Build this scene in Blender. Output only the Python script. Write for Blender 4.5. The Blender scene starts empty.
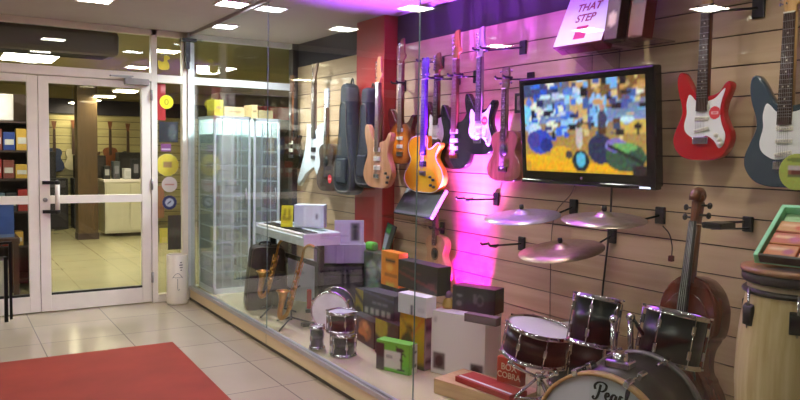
import bpy, bmesh, math, random
from mathutils import Vector, Matrix
random.seed(7)
C = bpy.context.scene.collection
PI = math.pi
R = math.radians

# ---------------------------------------------------------------- camera model
CF, CYAW, CPITCH, CROLL, CH = 720.23, 0.565743, 0.0664343, 0.0169597, 1.5
_fw = Vector((math.sin(CYAW)*math.cos(CPITCH), math.cos(CYAW)*math.cos(CPITCH), -math.sin(CPITCH)))
_r0 = Vector((math.cos(CYAW), -math.sin(CYAW), 0)); _u0 = _r0.cross(_fw)
_r = math.cos(CROLL)*_r0 + math.sin(CROLL)*_u0
_u = -math.sin(CROLL)*_r0 + math.cos(CROLL)*_u0
CAM = Vector((0, 0, CH))
def ray(px, py): return _r*((px-400)/CF) - _u*((py-200)/CF) + _fw
def onz(px, py, z): d = ray(px, py); return CAM + d*((z-CH)/d.z)
def onx(px, py, X): d = ray(px, py); return CAM + d*(X/d.x)
def ony(px, py, Y): d = ray(px, py); return CAM + d*(Y/d.y)
def height_at(p, px, py):
    d = ray(px, py); return (CAM + d*((p-CAM).dot(_fw)/d.dot(_fw))).z

# ---------------------------------------------------------------- materials
def lin(c):
    if isinstance(c, str):
        c = c.lstrip('#'); c = tuple(int(c[i:i+2], 16) for i in (0, 2, 4))
    out = []
    for v in c:
        v = v/255.0
        out.append(v/12.92 if v <= .04045 else ((v+.055)/1.055)**2.4)
    return tuple(out)+(1.0,)
MATS = {}
def mat(name, color, rough=.5, metal=0.0, noise=.12, scale=9, bump=0.0, coat=0.0, spec=.5, stretch=None):
    if name in MATS: return MATS[name]
    m = bpy.data.materials.new(name); m.use_nodes = True
    nt = m.node_tree; b = nt.nodes['Principled BSDF']; c = lin(color)
    b.inputs['Roughness'].default_value = rough; b.inputs['Metallic'].default_value = metal
    b.inputs['Coat Weight'].default_value = coat; b.inputs['Specular IOR Level'].default_value = spec
    tc = nt.nodes.new('ShaderNodeTexCoord'); nz = nt.nodes.new('ShaderNodeTexNoise')
    nz.inputs['Scale'].default_value = scale; nz.inputs['Detail'].default_value = 4
    if stretch:
        mp = nt.nodes.new('ShaderNodeMapping'); mp.inputs['Scale'].default_value = stretch
        nt.links.new(tc.outputs['Object'], mp.inputs['Vector']); nt.links.new(mp.outputs['Vector'], nz.inputs['Vector'])
    else:
        nt.links.new(tc.outputs['Object'], nz.inputs['Vector'])
    rp = nt.nodes.new('ShaderNodeValToRGB')
    rp.color_ramp.elements[0].position = .3; rp.color_ramp.elements[1].position = .7
    rp.color_ramp.elements[0].color = tuple(v*(1-noise) for v in c[:3])+(1,)
    rp.color_ramp.elements[1].color = tuple(min(1, v*(1+noise)) for v in c[:3])+(1,)
    nt.links.new(nz.outputs['Fac'], rp.inputs['Fac']); nt.links.new(rp.outputs['Color'], b.inputs['Base Color'])
    if bump:
        bp = nt.nodes.new('ShaderNodeBump'); bp.inputs['Strength'].default_value = bump; bp.inputs['Distance'].default_value = .01
        nt.links.new(nz.outputs['Fac'], bp.inputs['Height']); nt.links.new(bp.outputs['Normal'], b.inputs['Normal'])
    MATS[name] = m; return m
def emit(name, color, strength):
    if name in MATS: return MATS[name]
    m = bpy.data.materials.new(name); m.use_nodes = True; nt = m.node_tree
    b = nt.nodes['Principled BSDF']; b.inputs['Base Color'].default_value = lin(color)
    b.inputs['Emission Color'].default_value = lin(color); b.inputs['Emission Strength'].default_value = strength
    MATS[name] = m; return m
def art_mat(name='printed_art', rough=.45, emis=0.0):
    if name in MATS: return MATS[name]
    m = bpy.data.materials.new(name); m.use_nodes = True; nt = m.node_tree
    b = nt.nodes['Principled BSDF']; b.inputs['Roughness'].default_value = rough
    a = nt.nodes.new('ShaderNodeAttribute'); a.attribute_name = 'Col'
    nt.links.new(a.outputs['Color'], b.inputs['Base Color'])
    if emis:
        nt.links.new(a.outputs['Color'], b.inputs['Emission Color']); b.inputs['Emission Strength'].default_value = emis
        b.inputs['Base Color'].default_value = (0, 0, 0, 1)
        for l in list(b.inputs['Base Color'].links): nt.links.remove(l)
        b.inputs['Base Color'].default_value = (.01, .01, .01, 1)
    MATS[name] = m; return m
def glass_mat(name, tint=(.93, .97, .96), refl=1.0, veil=0.0):
    if name in MATS: return MATS[name]
    m = bpy.data.materials.new(name); m.use_nodes = True; nt = m.node_tree
    for n in list(nt.nodes): nt.nodes.remove(n)
    o = nt.nodes.new('ShaderNodeOutputMaterial'); mx = nt.nodes.new('ShaderNodeMixShader')
    t = nt.nodes.new('ShaderNodeBsdfTransparent'); g = nt.nodes.new('ShaderNodeBsdfGlossy')
    fr = nt.nodes.new('ShaderNodeLayerWeight'); fr.inputs['Blend'].default_value = .5
    pw = nt.nodes.new('ShaderNodeMath'); pw.operation = 'POWER'; pw.inputs[1].default_value = 5
    mu = nt.nodes.new('ShaderNodeMath'); mu.operation = 'MULTIPLY_ADD'; mu.inputs[1].default_value = .9*refl; mu.inputs[2].default_value = .04*refl; mu.use_clamp = True
    nt.links.new(fr.outputs['Facing'], pw.inputs[0])
    t.inputs['Color'].default_value = (*tint, 1); g.inputs['Roughness'].default_value = 0.0
    nt.links.new(pw.outputs[0], mu.inputs[0]); nt.links.new(mu.outputs[0], mx.inputs[0])
    nt.links.new(t.outputs[0], mx.inputs[1]); nt.links.new(g.outputs[0], mx.inputs[2])
    if veil:
        df = nt.nodes.new('ShaderNodeBsdfDiffuse'); df.inputs['Color'].default_value = (.8, .86, .84, 1); tl = nt.nodes.new('ShaderNodeBsdfTranslucent'); tl.inputs['Color'].default_value = (.8, .86, .84, 1)
        m1 = nt.nodes.new('ShaderNodeMixShader'); nt.links.new(df.outputs[0], m1.inputs[1]); nt.links.new(tl.outputs[0], m1.inputs[2])
        m2 = nt.nodes.new('ShaderNodeMixShader'); m2.inputs[0].default_value = veil; nt.links.new(mx.outputs[0], m2.inputs[1]); nt.links.new(m1.outputs[0], m2.inputs[2])
        nt.links.new(m2.outputs[0], o.inputs['Surface'])
    else: nt.links.new(mx.outputs[0], o.inputs['Surface'])
    MATS[name] = m; return m

def wood(name, c1, c2, rough=.35, axis='z', scale=6, coat=.3):
    if name in MATS: return MATS[name]
    m = bpy.data.materials.new(name); m.use_nodes = True; nt = m.node_tree; b = nt.nodes['Principled BSDF']
    b.inputs['Roughness'].default_value = rough; b.inputs['Coat Weight'].default_value = coat
    tc = nt.nodes.new('ShaderNodeTexCoord'); mp = nt.nodes.new('ShaderNodeMapping')
    s = {'x': (.6, 9, 9), 'y': (9, .6, 9), 'z': (9, 9, .6)}[axis]; mp.inputs['Scale'].default_value = s
    nz = nt.nodes.new('ShaderNodeTexNoise'); nz.inputs['Scale'].default_value = scale; nz.inputs['Detail'].default_value = 6
    rp = nt.nodes.new('ShaderNodeValToRGB'); rp.color_ramp.elements[0].position = .35; rp.color_ramp.elements[1].position = .68
    rp.color_ramp.elements[0].color = lin(c1); rp.color_ramp.elements[1].color = lin(c2)
    nt.links.new(tc.outputs['Object'], mp.inputs['Vector']); nt.links.new(mp.outputs['Vector'], nz.inputs['Vector'])
    nt.links.new(nz.outputs['Fac'], rp.inputs['Fac']); nt.links.new(rp.outputs['Color'], b.inputs['Base Color'])
    MATS[name] = m; return m
def burst(name, mid, edge, cz=.18, r0=.06, r1=.2, rough=.2):
    """sunburst lacquer: centre colour to edge colour by distance from the body centre"""
    if name in MATS: return MATS[name]
    m = bpy.data.materials.new(name); m.use_nodes = True; nt = m.node_tree; b = nt.nodes['Principled BSDF']
    b.inputs['Roughness'].default_value = rough; b.inputs['Coat Weight'].default_value = .5
    tc = nt.nodes.new('ShaderNodeTexCoord'); mp = nt.nodes.new('ShaderNodeMapping')
    mp.inputs['Location'].default_value = (0, 0, -cz)
    ln = nt.nodes.new('ShaderNodeVectorMath'); ln.operation = 'LENGTH'
    mr = nt.nodes.new('ShaderNodeMapRange'); mr.inputs['From Min'].default_value = r0; mr.inputs['From Max'].default_value = r1
    rp = nt.nodes.new('ShaderNodeValToRGB'); rp.color_ramp.elements[0].color = lin(mid); rp.color_ramp.elements[1].color = lin(edge)
    nt.links.new(tc.outputs['Object'], mp.inputs['Vector']); nt.links.new(mp.outputs['Vector'], ln.inputs[0])
    nt.links.new(ln.outputs['Value'], mr.inputs['Value']); nt.links.new(mr.outputs['Result'], rp.inputs['Fac'])
    nt.links.new(rp.outputs['Color'], b.inputs['Base Color'])
    MATS[name] = m; return m

# ---------------------------------------------------------------- mesh builder
def smooth_loop(pts, n=5):
    out = []; L = len(pts)
    for i in range(L):
        p0, p1, p2, p3 = (Vector(pts[(i+k-1) % L]) for k in range(4))
        for j in range(n):
            t = j/n
            out.append(.5*((2*p1)+(-p0+p2)*t+(2*p0-5*p1+4*p2-p3)*t*t+(-p0+3*p1-3*p2+p3)*t**3))
    return out
def smooth_path(pts, n=6):
    pts = [Vector(p) for p in pts]; P = [2*pts[0]-pts[1]]+pts+[2*pts[-1]-pts[-2]]; out = []
    for i in range(1, len(P)-2):
        p0, p1, p2, p3 = P[i-1:i+3]
        for j in range(n):
            t = j/n
            out.append(.5*((2*p1)+(-p0+p2)*t+(2*p0-5*p1+4*p2-p3)*t*t+(-p0+3*p1-3*p2+p3)*t**3))
    out.append(pts[-1]); return out
class MB:
    def __init__(s): s.bm = bmesh.new(); s.mi = 0; s.M = Matrix.Identity(4)
    def m(s, i): s.mi = i; return s
    def v(s, p): return s.bm.verts.new(s.M @ Vector(p))
    def f(s, vs, smooth=False):
        try: fc = s.bm.faces.new(vs)
        except ValueError: return None
        fc.material_index = s.mi; fc.smooth = smooth; return fc
    def box(s, x0, y0, z0, x1, y1, z1, bevel=0.0):
        nb = bmesh.new(); bmesh.ops.create_cube(nb, size=1)
        for w in nb.verts: w.co = Vector(((x0+x1)/2+w.co.x*(x1-x0), (y0+y1)/2+w.co.y*(y1-y0), (z0+z1)/2+w.co.z*(z1-z0)))
        if bevel: bmesh.ops.bevel(nb, geom=nb.edges[:], offset=bevel, segments=2, profile=.5, affect='EDGES')
        s.join(nb); return s
    def join(s, nb, smooth=None):
        mp = {}
        for w in nb.verts: mp[w] = s.bm.verts.new(s.M @ w.co)
        for fc in nb.faces:
            g = s.f([mp[w] for w in fc.verts])
            if g: g.smooth = fc.smooth if smooth is None else smooth
        nb.free()
    def tube(s, pts, r, n=8, cap=True):
        pts = [Vector(p) for p in pts]; rs = r if isinstance(r, (list, tuple)) else [r]*len(pts)
        rings = []; prev = None
        for i, p in enumerate(pts):
            t = (pts[min(i+1, len(pts)-1)]-pts[max(i-1, 0)]).normalized()
            if prev is None:
                a = Vector((0, 0, 1)) if abs(t.z) < .9 else Vector((1, 0, 0)); e1 = t.cross(a).normalized()
            else:
                e1 = (prev-t*prev.dot(t))
                e1 = e1.normalized() if e1.length > 1e-6 else t.orthogonal().normalized()
            prev = e1; e2 = t.cross(e1)
            rings.append([s.v(p+rs[i]*(math.cos(2*PI*k/n)*e1+math.sin(2*PI*k/n)*e2)) for k in range(n)])
        for a, b in zip(rings, rings[1:]):
            for k in range(n): s.f([a[k], a[(k+1) % n], b[(k+1) % n], b[k]], True)
        if cap: s.f(rings[0][::-1]); s.f(rings[-1])
        return s
    def bar(s, a, b, w, h=None):
        """square bar between two points"""
        a, b = Vector(a), Vector(b); h = h or w; t = (b-a).normalized()
        up = Vector((0, 0, 1)) if abs(t.z) < .95 else Vector((0, 1, 0)); e1 = t.cross(up).normalized(); e2 = t.cross(e1)
        q = [[s.v(p+e1*i*w/2+e2*j*h/2) for i, j in ((-1, -1), (1, -1), (1, 1), (-1, 1))] for p in (a, b)]
        for k in range(4): s.f([q[0][k], q[0][(k+1) % 4], q[1][(k+1) % 4], q[1][k]])
        s.f(q[0][::-1]); s.f(q[1]); return s
    def lathe(s, prof, n=28, smooth=True, a0=0, a1=2*PI, xs=1, ys=1):
        """profile of (radius, z) round local z"""
        full = abs(a1-a0-2*PI) < 1e-6; rings = []
        for r_, z_ in prof:
            if r_ < 1e-6: rings.append([s.v((0, 0, z_))])
            else: rings.append([s.v((r_*xs*math.cos(a0+(a1-a0)*k/n), r_*ys*math.sin(a0+(a1-a0)*k/n), z_)) for k in range(n if full else n+1)])
        for a, b in zip(rings, rings[1:]):
            m_ = max(len(a), len(b))
            for k in range(m_ if full else m_-1):
                k2 = (k+1) % m_
                if len(a) == 1: s.f([a[0], b[k], b[k2]][::-1], smooth)
                elif len(b) == 1: s.f([a[k], a[k2], b[0]], smooth)
                else: s.f([a[k], a[k2], b[k2], b[k]], smooth)
        return s
    def torus(s, Rr, r, z=0, n=32, k=8, ax=1, hz=1):
        pr = [(Rr+r*math.cos(2*PI*i/k), z+hz*r*math.sin(2*PI*i/k)) for i in range(k+1)]
        return s.lathe(pr, n)
    def sphere(s, c, r, sc=(1, 1, 1), n=12):
        nb = bmesh.new(); bmesh.ops.create_uvsphere(nb, u_segments=n, v_segments=max(6, n//2+2), radius=r)
        for w in nb.verts: w.co = Vector((w.co.x*sc[0], w.co.y*sc[1], w.co.z*sc[2]))+Vector(c)
        s.join(nb, True); return s
    def prism(s, out, y0, y1, bevel=0.0):
        """outline of (x, z) given thickness along y; rounded rim when bevel > 0"""
        L = len(out); out = [Vector((p[0], p[1])) for p in out]
        A = sum(out[i].x*out[(i+1) % L].y-out[(i+1) % L].x*out[i].y for i in range(L))
        if A < 0: out = out[::-1]
        def inset(d):
            res = []
            for i in range(L):
                t = (out[(i+1) % L]-out[i-1]); t = t.normalized() if t.length > 1e-9 else Vector((1, 0))
                res.append(out[i]+Vector((-t.y, t.x))*d)
            return res
        layers = [(y0, bevel), (y0+bevel*.3, bevel*.3), (y0+bevel, 0), (y1-bevel, 0), (y1-bevel*.3, bevel*.3), (y1, bevel)] if bevel else [(y0, 0), (y1, 0)]
        rings = [[s.v((p.x, y, p.y)) for p in (inset(d) if d else out)] for y, d in layers]
        for a, b in zip(rings, rings[1:]):
            for k in range(L): s.f([a[k], a[(k+1) % L], b[(k+1) % L], b[k]], bool(bevel))
        s.f(rings[0]); s.f(rings[-1][::-1]); return s
    def build(s, name, mats, parent=None, loc=(0, 0, 0), rot=(0, 0, 0)):
        me = bpy.data.meshes.new(name); bmesh.ops.recalc_face_normals(s.bm, faces=s.bm.faces[:])
        s.bm.to_mesh(me); s.bm.free()
        for m_ in (mats if isinstance(mats, (list, tuple)) else [mats]): me.materials.append(m_)
        o = bpy.data.objects.new(name, me); C.objects.link(o); o.location = loc; o.rotation_euler = rot
        if parent: o.parent = parent
        return o
def tag(o, label, cat, group=None):
    o['label'] = label; o['category'] = cat
    if group: o['group'] = group
    return o
def thing(name, label, cat, loc=(0, 0, 0), rot=(0, 0, 0), group=None):
    o = bpy.data.objects.new(name, None); C.objects.link(o); o.location = loc
    o.rotation_euler = (0, 0, rot) if isinstance(rot, (int, float)) else rot; o.empty_display_size = .1
    return tag(o, label, cat, group)
def struct(o): o['kind'] = 'structure'; return o
def copy_tree(o, parent=None):
    c = o.copy(); C.objects.link(c); c.parent = parent
    for ch in list(o.children): copy_tree(ch, c)
    return c
def text(s, size, mat_, parent, loc, rot, name='lettering', shear=0, depth=.0008, bold=0.0, align='CENTER'):
    cu = bpy.data.curves.new('t', 'FONT'); cu.body = s; cu.size = size; cu.extrude = depth; cu.shear = shear
    cu.align_x = align; cu.align_y = 'CENTER'; cu.offset = bold; cu.space_line = .85
    to = bpy.data.objects.new('t', cu); me = bpy.data.meshes.new_from_object(to)
    bpy.data.objects.remove(to); me.name = name; me.materials.clear(); me.materials.append(mat_)
    for p in me.polygons: p.material_index = 0
    o = bpy.data.objects.new(name, me); C.objects.link(o); o.parent = parent; o.location = loc; o.rotation_euler = rot
    return o
def paint(ops, u, v, rnd):
    c = (0, 0, 0)
    for op in ops:
        k = op[0]
        if k == 'bg': c = op[1]
        elif k == 'rect' and op[1] <= u <= op[3] and op[2] <= v <= op[4]: c = op[5]
        elif k == 'ell' and ((u-op[1])/op[3])**2+((v-op[2])/op[4])**2 <= 1: c = op[5]
        elif k == 'grad' and op[1] <= v <= op[2]:
            t = (v-op[1])/(op[2]-op[1]); c = tuple(op[3][i]*(1-t)+op[4][i]*t for i in range(3))
        elif k == 'line' and abs((v-op[2])-(op[4]-op[2])*(u-op[1])/max(1e-6, op[3]-op[1])) < op[5] and op[1] <= u <= op[3]: c = op[6]
        elif k == 'text':   # rows of short marks standing for unreadable print
            if op[1] <= u <= op[3] and op[2] <= v <= op[4] and (hash((int(u*op[5]), int(v*op[6]))) % 3): c = op[7]
        elif k == 'noise':
            a = op[1]; c = tuple(max(0, min(255, x+rnd.uniform(-a, a))) for x in c)
    return c
def panel(name, w, h, nx, ny, ops, parent, loc=(0, 0, 0), rot=(0, 0, 0), m=None, seed=1, disc=False):
    """printed flat face in local x-z, facing -y, its lower left corner at loc; colours in a point attribute"""
    rnd = random.Random(seed); me = bpy.data.meshes.new(name); V = []; F = []; cols = []
    for j in range(ny+1):
        for i in range(nx+1): V.append((w*i/nx, 0, h*j/ny))
    for j in range(ny):
        for i in range(nx):
            u, v = (i+.5)/nx, (j+.5)/ny
            if disc and (u-.5)**2+(v-.5)**2 > .25: continue
            a = j*(nx+1)+i; F.append((a, a+1, a+nx+2, a+nx+1)); cols.append(lin(paint(ops, u, v, rnd)))
    me.from_pydata(V, [], F); at = me.attributes.new('Col', 'FLOAT_COLOR', 'POINT')
    acc = [[0, 0, 0, 0] for _ in V]
    for f_, c in zip(F, cols):
        for vi in f_:
            for q_ in range(3): acc[vi][q_] += c[q_]
            acc[vi][3] += 1
    for i, a_ in enumerate(acc):
        n_ = max(1, a_[3]); at.data[i].color = (a_[0]/n_, a_[1]/n_, a_[2]/n_, 1)
    me.materials.append(m or art_mat())
    o = bpy.data.objects.new(name, me); C.objects.link(o); o.parent = parent; o.location = loc; o.rotation_euler = rot
    return o

def axis_rot(n): return Vector((0, 0, 1)).rotation_difference(Vector(n).normalized()).to_euler()
VF = Vector((_fw.x, _fw.y, 0)).normalized(); VR = _r0.copy()
# common materials
M_white = mat('white_frame_paint', (236, 228, 218), .35, noise=.03)
M_black = mat('black_plastic', (22, 22, 24), .4, noise=.1)
M_blackm = mat('black_metal', (18, 18, 20), .3, .4, noise=.05)
M_chrome = mat('chrome', (215, 215, 220), .12, 1.0, noise=.04)
M_steel = mat('brushed_steel', (170, 170, 172), .3, 1.0, noise=.08)
M_brass = mat('brass_lacquer', (186, 138, 66), .28, 1.0, noise=.25, scale=30)
M_glass = glass_mat('window_glass')
M_glass_door = glass_mat('door_glass', refl=.8)
M_acrylic = glass_mat('clear_acrylic', (.88, .88, .86), .8)
M_edge = mat('glass_edge', (110, 130, 126), .2, noise=.05)
M_rose = wood('rosewood', (48, 30, 22), (78, 50, 36), .4)
M_maple = wood('maple_neck', (190, 145, 85), (214, 172, 112), .3)
M_mahog = wood('mahogany_neck', (92, 52, 30), (122, 72, 44), .3)
M_ivory = mat('cream_plastic', (228, 222, 205), .35, noise=.03)
M_wguard = mat('white_pickguard', (232, 232, 230), .3, noise=.03)
M_string = mat('steel_strings', (170, 170, 165), .3, 1.0, noise=.02)
M_carton_white = mat('white_carton', (236, 232, 230), .6, noise=.04)
M_carton_dark = mat('dark_carton', (30, 30, 36), .5, noise=.12)
M_red = mat('red_carton', (170, 50, 40), .5, noise=.08)
# ================================================================ THE SETTING
XG, XS, YD, ZC, ZP = 2.06, 3.20, 7.15, 2.62, 0.13     # display glass, slatwall, door wall, ceiling, display floor
SOF = 2.38                                              # underside of the soffit over the slatwall
BACK = 15.0

# floor: glossy square tiles
def floor_mat(name, c1, c2, grout, rough, size):
    m = bpy.data.materials.new(name); m.use_nodes = True; nt = m.node_tree; b = nt.nodes['Principled BSDF']
    tc = nt.nodes.new('ShaderNodeTexCoord'); br = nt.nodes.new('ShaderNodeTexBrick')
    br.offset = 0; br.inputs['Scale'].default_value = 1; br.inputs['Brick Width'].default_value = size; br.inputs['Row Height'].default_value = size
    br.inputs['Mortar Size'].default_value = .004; br.inputs['Color1'].default_value = lin(c1); br.inputs['Color2'].default_value = lin(c2); br.inputs['Mortar'].default_value = lin(grout)
    nz = nt.nodes.new('ShaderNodeTexNoise'); nz.inputs['Scale'].default_value = 3; nz.inputs['Detail'].default_value = 5
    mx = nt.nodes.new('ShaderNodeMix'); mx.data_type = 'RGBA'; mx.blend_type = 'MULTIPLY'; mx.inputs['Factor'].default_value = .35
    rp = nt.nodes.new('ShaderNodeValToRGB'); rp.color_ramp.elements[0].color = (.6, .58, .55, 1); rp.color_ramp.elements[1].color = (1, 1, 1, 1)
    nt.links.new(tc.outputs['Object'], br.inputs['Vector']); nt.links.new(tc.outputs['Object'], nz.inputs['Vector'])
    nt.links.new(nz.outputs['Fac'], rp.inputs['Fac']); nt.links.new(br.outputs['Color'], mx.inputs['A']); nt.links.new(rp.outputs['Color'], mx.inputs['B'])
    nt.links.new(mx.outputs['Result'], b.inputs['Base Color']); b.inputs['Roughness'].default_value = rough
    mr = nt.nodes.new('ShaderNodeMapRange'); mr.inputs['To Min'].default_value = rough*.7; mr.inputs['To Max'].default_value = rough*1.5
    nt.links.new(nz.outputs['Fac'], mr.inputs['Value']); nt.links.new(mr.outputs['Result'], b.inputs['Roughness'])
    return m
fm = floor_mat('entrance_tiles', (178, 166, 146), (170, 158, 138), (126, 118, 108), .13, .6)
fm2 = floor_mat('shop_tiles', (178, 170, 130), (172, 164, 126), (150, 142, 108), .16, .6)
m = MB(); m.box(-3.2, -3, -.06, XS+.2, YD, 0); struct(m.build('floor', fm))
m = MB(); m.box(-4, YD, -.06, 8, BACK, 0); struct(m.build('floor_shop', fm2))
m = MB(); m.box(-3.2, -3, ZC, XS+.2, YD, ZC+.08); struct(m.build('ceiling', mat('ceiling_paint', (180, 170, 170), .8, noise=.02)))
m = MB(); m.box(-4, YD, ZC, 8, BACK, ZC+.08); struct(m.build('ceiling_shop', mat('olive_ceiling_paint', (158, 146, 104), .8, noise=.03)))
wp = mat('wall_paint', (196, 188, 180), .8, noise=.03)
m = MB(); m.box(-3.3, -3, 0, -3.2, YD, ZC); struct(m.build('wall_left', wp))
m = MB(); m.box(-3.3, -3.1, 0, XS+.2, -3, ZC); struct(m.build('wall_rear', wp))
m = MB(); m.box(-3.2, YD-.05, 0, -1.75, YD+.05, ZC); struct(m.build('wall_door_side', wp))
sh = mat('shop_wall_paint', (168, 156, 116), .8, noise=.03)
m = MB(); m.box(-4.1, YD, 0, -4, BACK, ZC); struct(m.build('wall_shop_left', sh))
m = MB(); m.box(8, YD, 0, 8.1, BACK, ZC); struct(m.build('wall_shop_right', sh))

# slatwall: boards with dark grooves between them
SL0 = 1.5025; SLP = .1445
slat_m = wood('slat_laminate', (188, 158, 124), (206, 178, 144), .42, axis='y', scale=2, coat=.1)
m = MB()
ks = [k for k in range(-10, 8)]
zs = [SL0+SLP*k for k in ks if 0.05 < SL0+SLP*k < SOF-.03]
edges = [0.0]+zs+[SOF]
m.mi = 0
joints = [-3.0, -1.6, .8, 3.2, 5.6, 7.12]
for a, b in zip(edges, edges[1:]):
    m.box(XS, -3, a+.0035, XS+.02, YD-.03, b-.0035)
m.mi = 1; m.box(XS+.012, -3, 0, XS+.05, YD-.03, SOF)
m.mi = 2; m.box(XS-.004+.01, -3, SOF-.0, XS+.05, YD-.03, ZC)
struct(m.build('wall_right', [slat_m, mat('groove_dark', (58, 42, 34), .7), mat('soffit_dark_paint', (44, 40, 52), .7, noise=.05)]))
# red pillar standing proud of the slatwall
m = MB(); m.box(3.08, 5.13, ZP, XS+.03, 5.60, ZC, .004); struct(m.build('pillar', mat('red_pillar_paint', (158, 32, 34), .45, noise=.06)))
# display platform with a cream front and an aluminium strip
m = MB(); m.mi = 0; m.box(XG-.005, -3, 0, XS, YD-.04, ZP-.012)
m.mi = 1; m.box(XG+.03, -3, ZP-.012, XS, YD-.04, ZP)
m.mi = 2; m.box(XG-.022, -3, ZP-.02, XG+.03, YD-.04, ZP+.012, .003)
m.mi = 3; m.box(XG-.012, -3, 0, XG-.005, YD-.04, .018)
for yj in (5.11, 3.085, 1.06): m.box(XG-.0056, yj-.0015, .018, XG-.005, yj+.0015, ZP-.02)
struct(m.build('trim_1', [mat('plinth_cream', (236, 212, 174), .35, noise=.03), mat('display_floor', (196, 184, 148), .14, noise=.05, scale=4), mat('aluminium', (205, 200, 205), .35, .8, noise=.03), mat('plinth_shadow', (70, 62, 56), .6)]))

# door wall frame: jambs, header bar, upper bar and the posts between
HZ0, HZ1 = 2.13, 2.21
JX = [(-1.75, -1.68), (1.69, 1.745), (1.985, 2.095)]
m = MB()
for a, b in JX: m.box(a, YD-.04, 0, b, YD+.04, ZC, .003)
m.box(-1.68, YD-.04, HZ0, 1.69, YD+.04, HZ1, .003); m.box(1.745, YD-.04, 2.125, 1.985, YD+.04, 2.20, .003)
m.box(-1.68, YD-.04, 2.565, 1.985, YD+.04, ZC, .003); m.box(1.745, YD-.04, 0, 1.985, YD+.04, .075, .003)
struct(m.build('trim_2', M_white))
# end partition of the display: white bar carried on round to the slatwall
m = MB(); m.box(2.095, YD-.03, 2.13, XS, YD+.03, 2.20, .003); m.box(2.095, YD-.03, 2.565, XS, YD+.03, ZC, .003); m.box(2.095, YD-.03, 0, XS, YD+.03, ZP, .003)
struct(m.build('trim_3', mat('partition_white', (222, 228, 232), .35, noise=.03)))
m = MB(); m.box(XS-.06, YD-.05, 0, XS+.08, YD+.05, ZC); struct(m.build('trim_4', mat('dark_post', (70, 64, 66), .5)))
w = MB(); w.box(2.095, YD-.004, 2.20, XS-.06, YD+.004, 2.565); w.box(2.095, YD-.004, ZP, XS-.06, YD+.004, 2.13); struct(w.build('window_4', M_glass_door))
w = MB(); w.box(-1.68, YD-.004, HZ1, 1.69, YD+.004, 2.565); struct(w.build('window_1', M_glass_door))
w = MB(); w.box(1.745, YD-.004, 2.20, 1.985, YD+.004, 2.565); w.box(1.745, YD-.004, .075, 1.985, YD+.004, 2.125); struct(w.build('window_2', M_glass_door))

def door_leaf(name, x0, x1, hinge_right):
    m = MB(); st = .085; y0, y1 = YD-.032, YD+.032
    m.box(x0, y0, .01, x0+st, y1, HZ0-.008, .004); m.box(x1-st, y0, .01, x1, y1, HZ0-.008, .004)
    m.box(x0+st, y0, 2.06, x1-st, y1, HZ0-.008); m.box(x0+st, y0, .985, x1-st, y1, 1.055); m.box(x0+st, y0, .01, x1-st, y1, .155)
    d = struct(m.build(name, M_white))
    p = MB(); p.box(x0+st, YD-.004, .155, x1-st, YD+.004, .985); p.box(x0+st, YD-.004, 1.055, x1-st, YD+.004, 2.06); p.build('pane', M_glass_door, d)
    g = MB(); g.box(x0+st, y0+.01, .155, x1-st, y1-.01, .175); g.build('gasket', M_black, d)
    return d
door_leaf('door_1', -.17, .715, False)
d2 = door_leaf('door_2', .72, 1.685, True)
h = MB()
for z in (1.175, .915): h.bar((.745, YD-.035, z), (.86, YD-.075, z), .028, .03); h.sphere((.86, YD-.075, z), .026, n=10)
hb = h.build('pull_handle', M_black, d2)
g = MB(); g.tube([(.86, YD-.075, .93), (.86, YD-.075, 1.16)], .02, 12); g.build('grip', M_white, hb)
k = MB(); k.M = Matrix.Translation((.765, YD-.033, 1.02)) @ Matrix.Rotation(PI/2, 4, 'X'); k.lathe([(0, .012), (.018, .012), (.02, 0)], 16); k.build('lock', M_steel, d2)
c = MB(); c.box(1.44, YD-.09, 2.085, 1.66, YD-.034, 2.145, .006); c.build('door_closer', mat('closer_grey', (150, 146, 142), .4, .2), d2)
c = MB(); c.bar((1.5, YD-.062, 2.148), (1.3, YD-.16, 2.15), .02, .012); c.bar((1.3, YD-.16, 2.15), (1.52, YD-.05, 2.165), .02, .012); c.build('closer_arm', M_steel, d2)
c = MB()
for z in (.2, 1.1, 1.95): c.tube([(1.69, YD-.045, z), (1.69, YD-.045, z+.1)], .011, 10)
c.build('hinge', M_steel, d2)

# display glass in four panes; joints show as thin pale lines
yy = [-1.0, 1.06, 3.085, 5.11, YD-.06]
fr = MB(); fr.box(XG-.012, -3, ZC-.03, XG+.012, YD-.06, ZC); win = struct(fr.build('window_3', mat('track_grey', (176, 168, 172), .4, .3)))
p0 = MB(); p0.box(XG-.004, -3, ZP+.012, XG+.004, -1.0025, ZC-.03); p0.build('pane', M_glass, win)
for a, b in zip(yy, yy[1:]):
    p = MB(); p.box(XG-.004, a+.0025, ZP+.012, XG+.004, b-.0025, ZC-.03); p.build('pane', M_glass, win)
e = MB()
for y in yy[:-1]: e.box(XG-.0035, y-.0012, ZP+.012, XG+.0035, y+.0012, ZC-.03)
e.build('joint', M_edge, win)
# the far edge of the glass is held by a pale post
e = MB(); e.box(XG-.025, YD-.06, ZP, XG+.035, YD-.041, ZC); struct(e.build('trim_5', mat('partition_white', (222, 228, 232)))) 

# roller-shutter bracket at the top of the corner post
t = MB(); t.box(1.96, YD-.12, 2.53, 2.10, YD-.045, 2.56); t.box(2.0, YD-.1, 2.34, 2.045, YD-.045, 2.53); t.box(2.006, YD-.095, 2.27, 2.04, YD-.05, 2.34)
tag(t.build('corner_bracket', M_black), 'black bracket at the top of the white post where doors meet the window', 'bracket')

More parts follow.
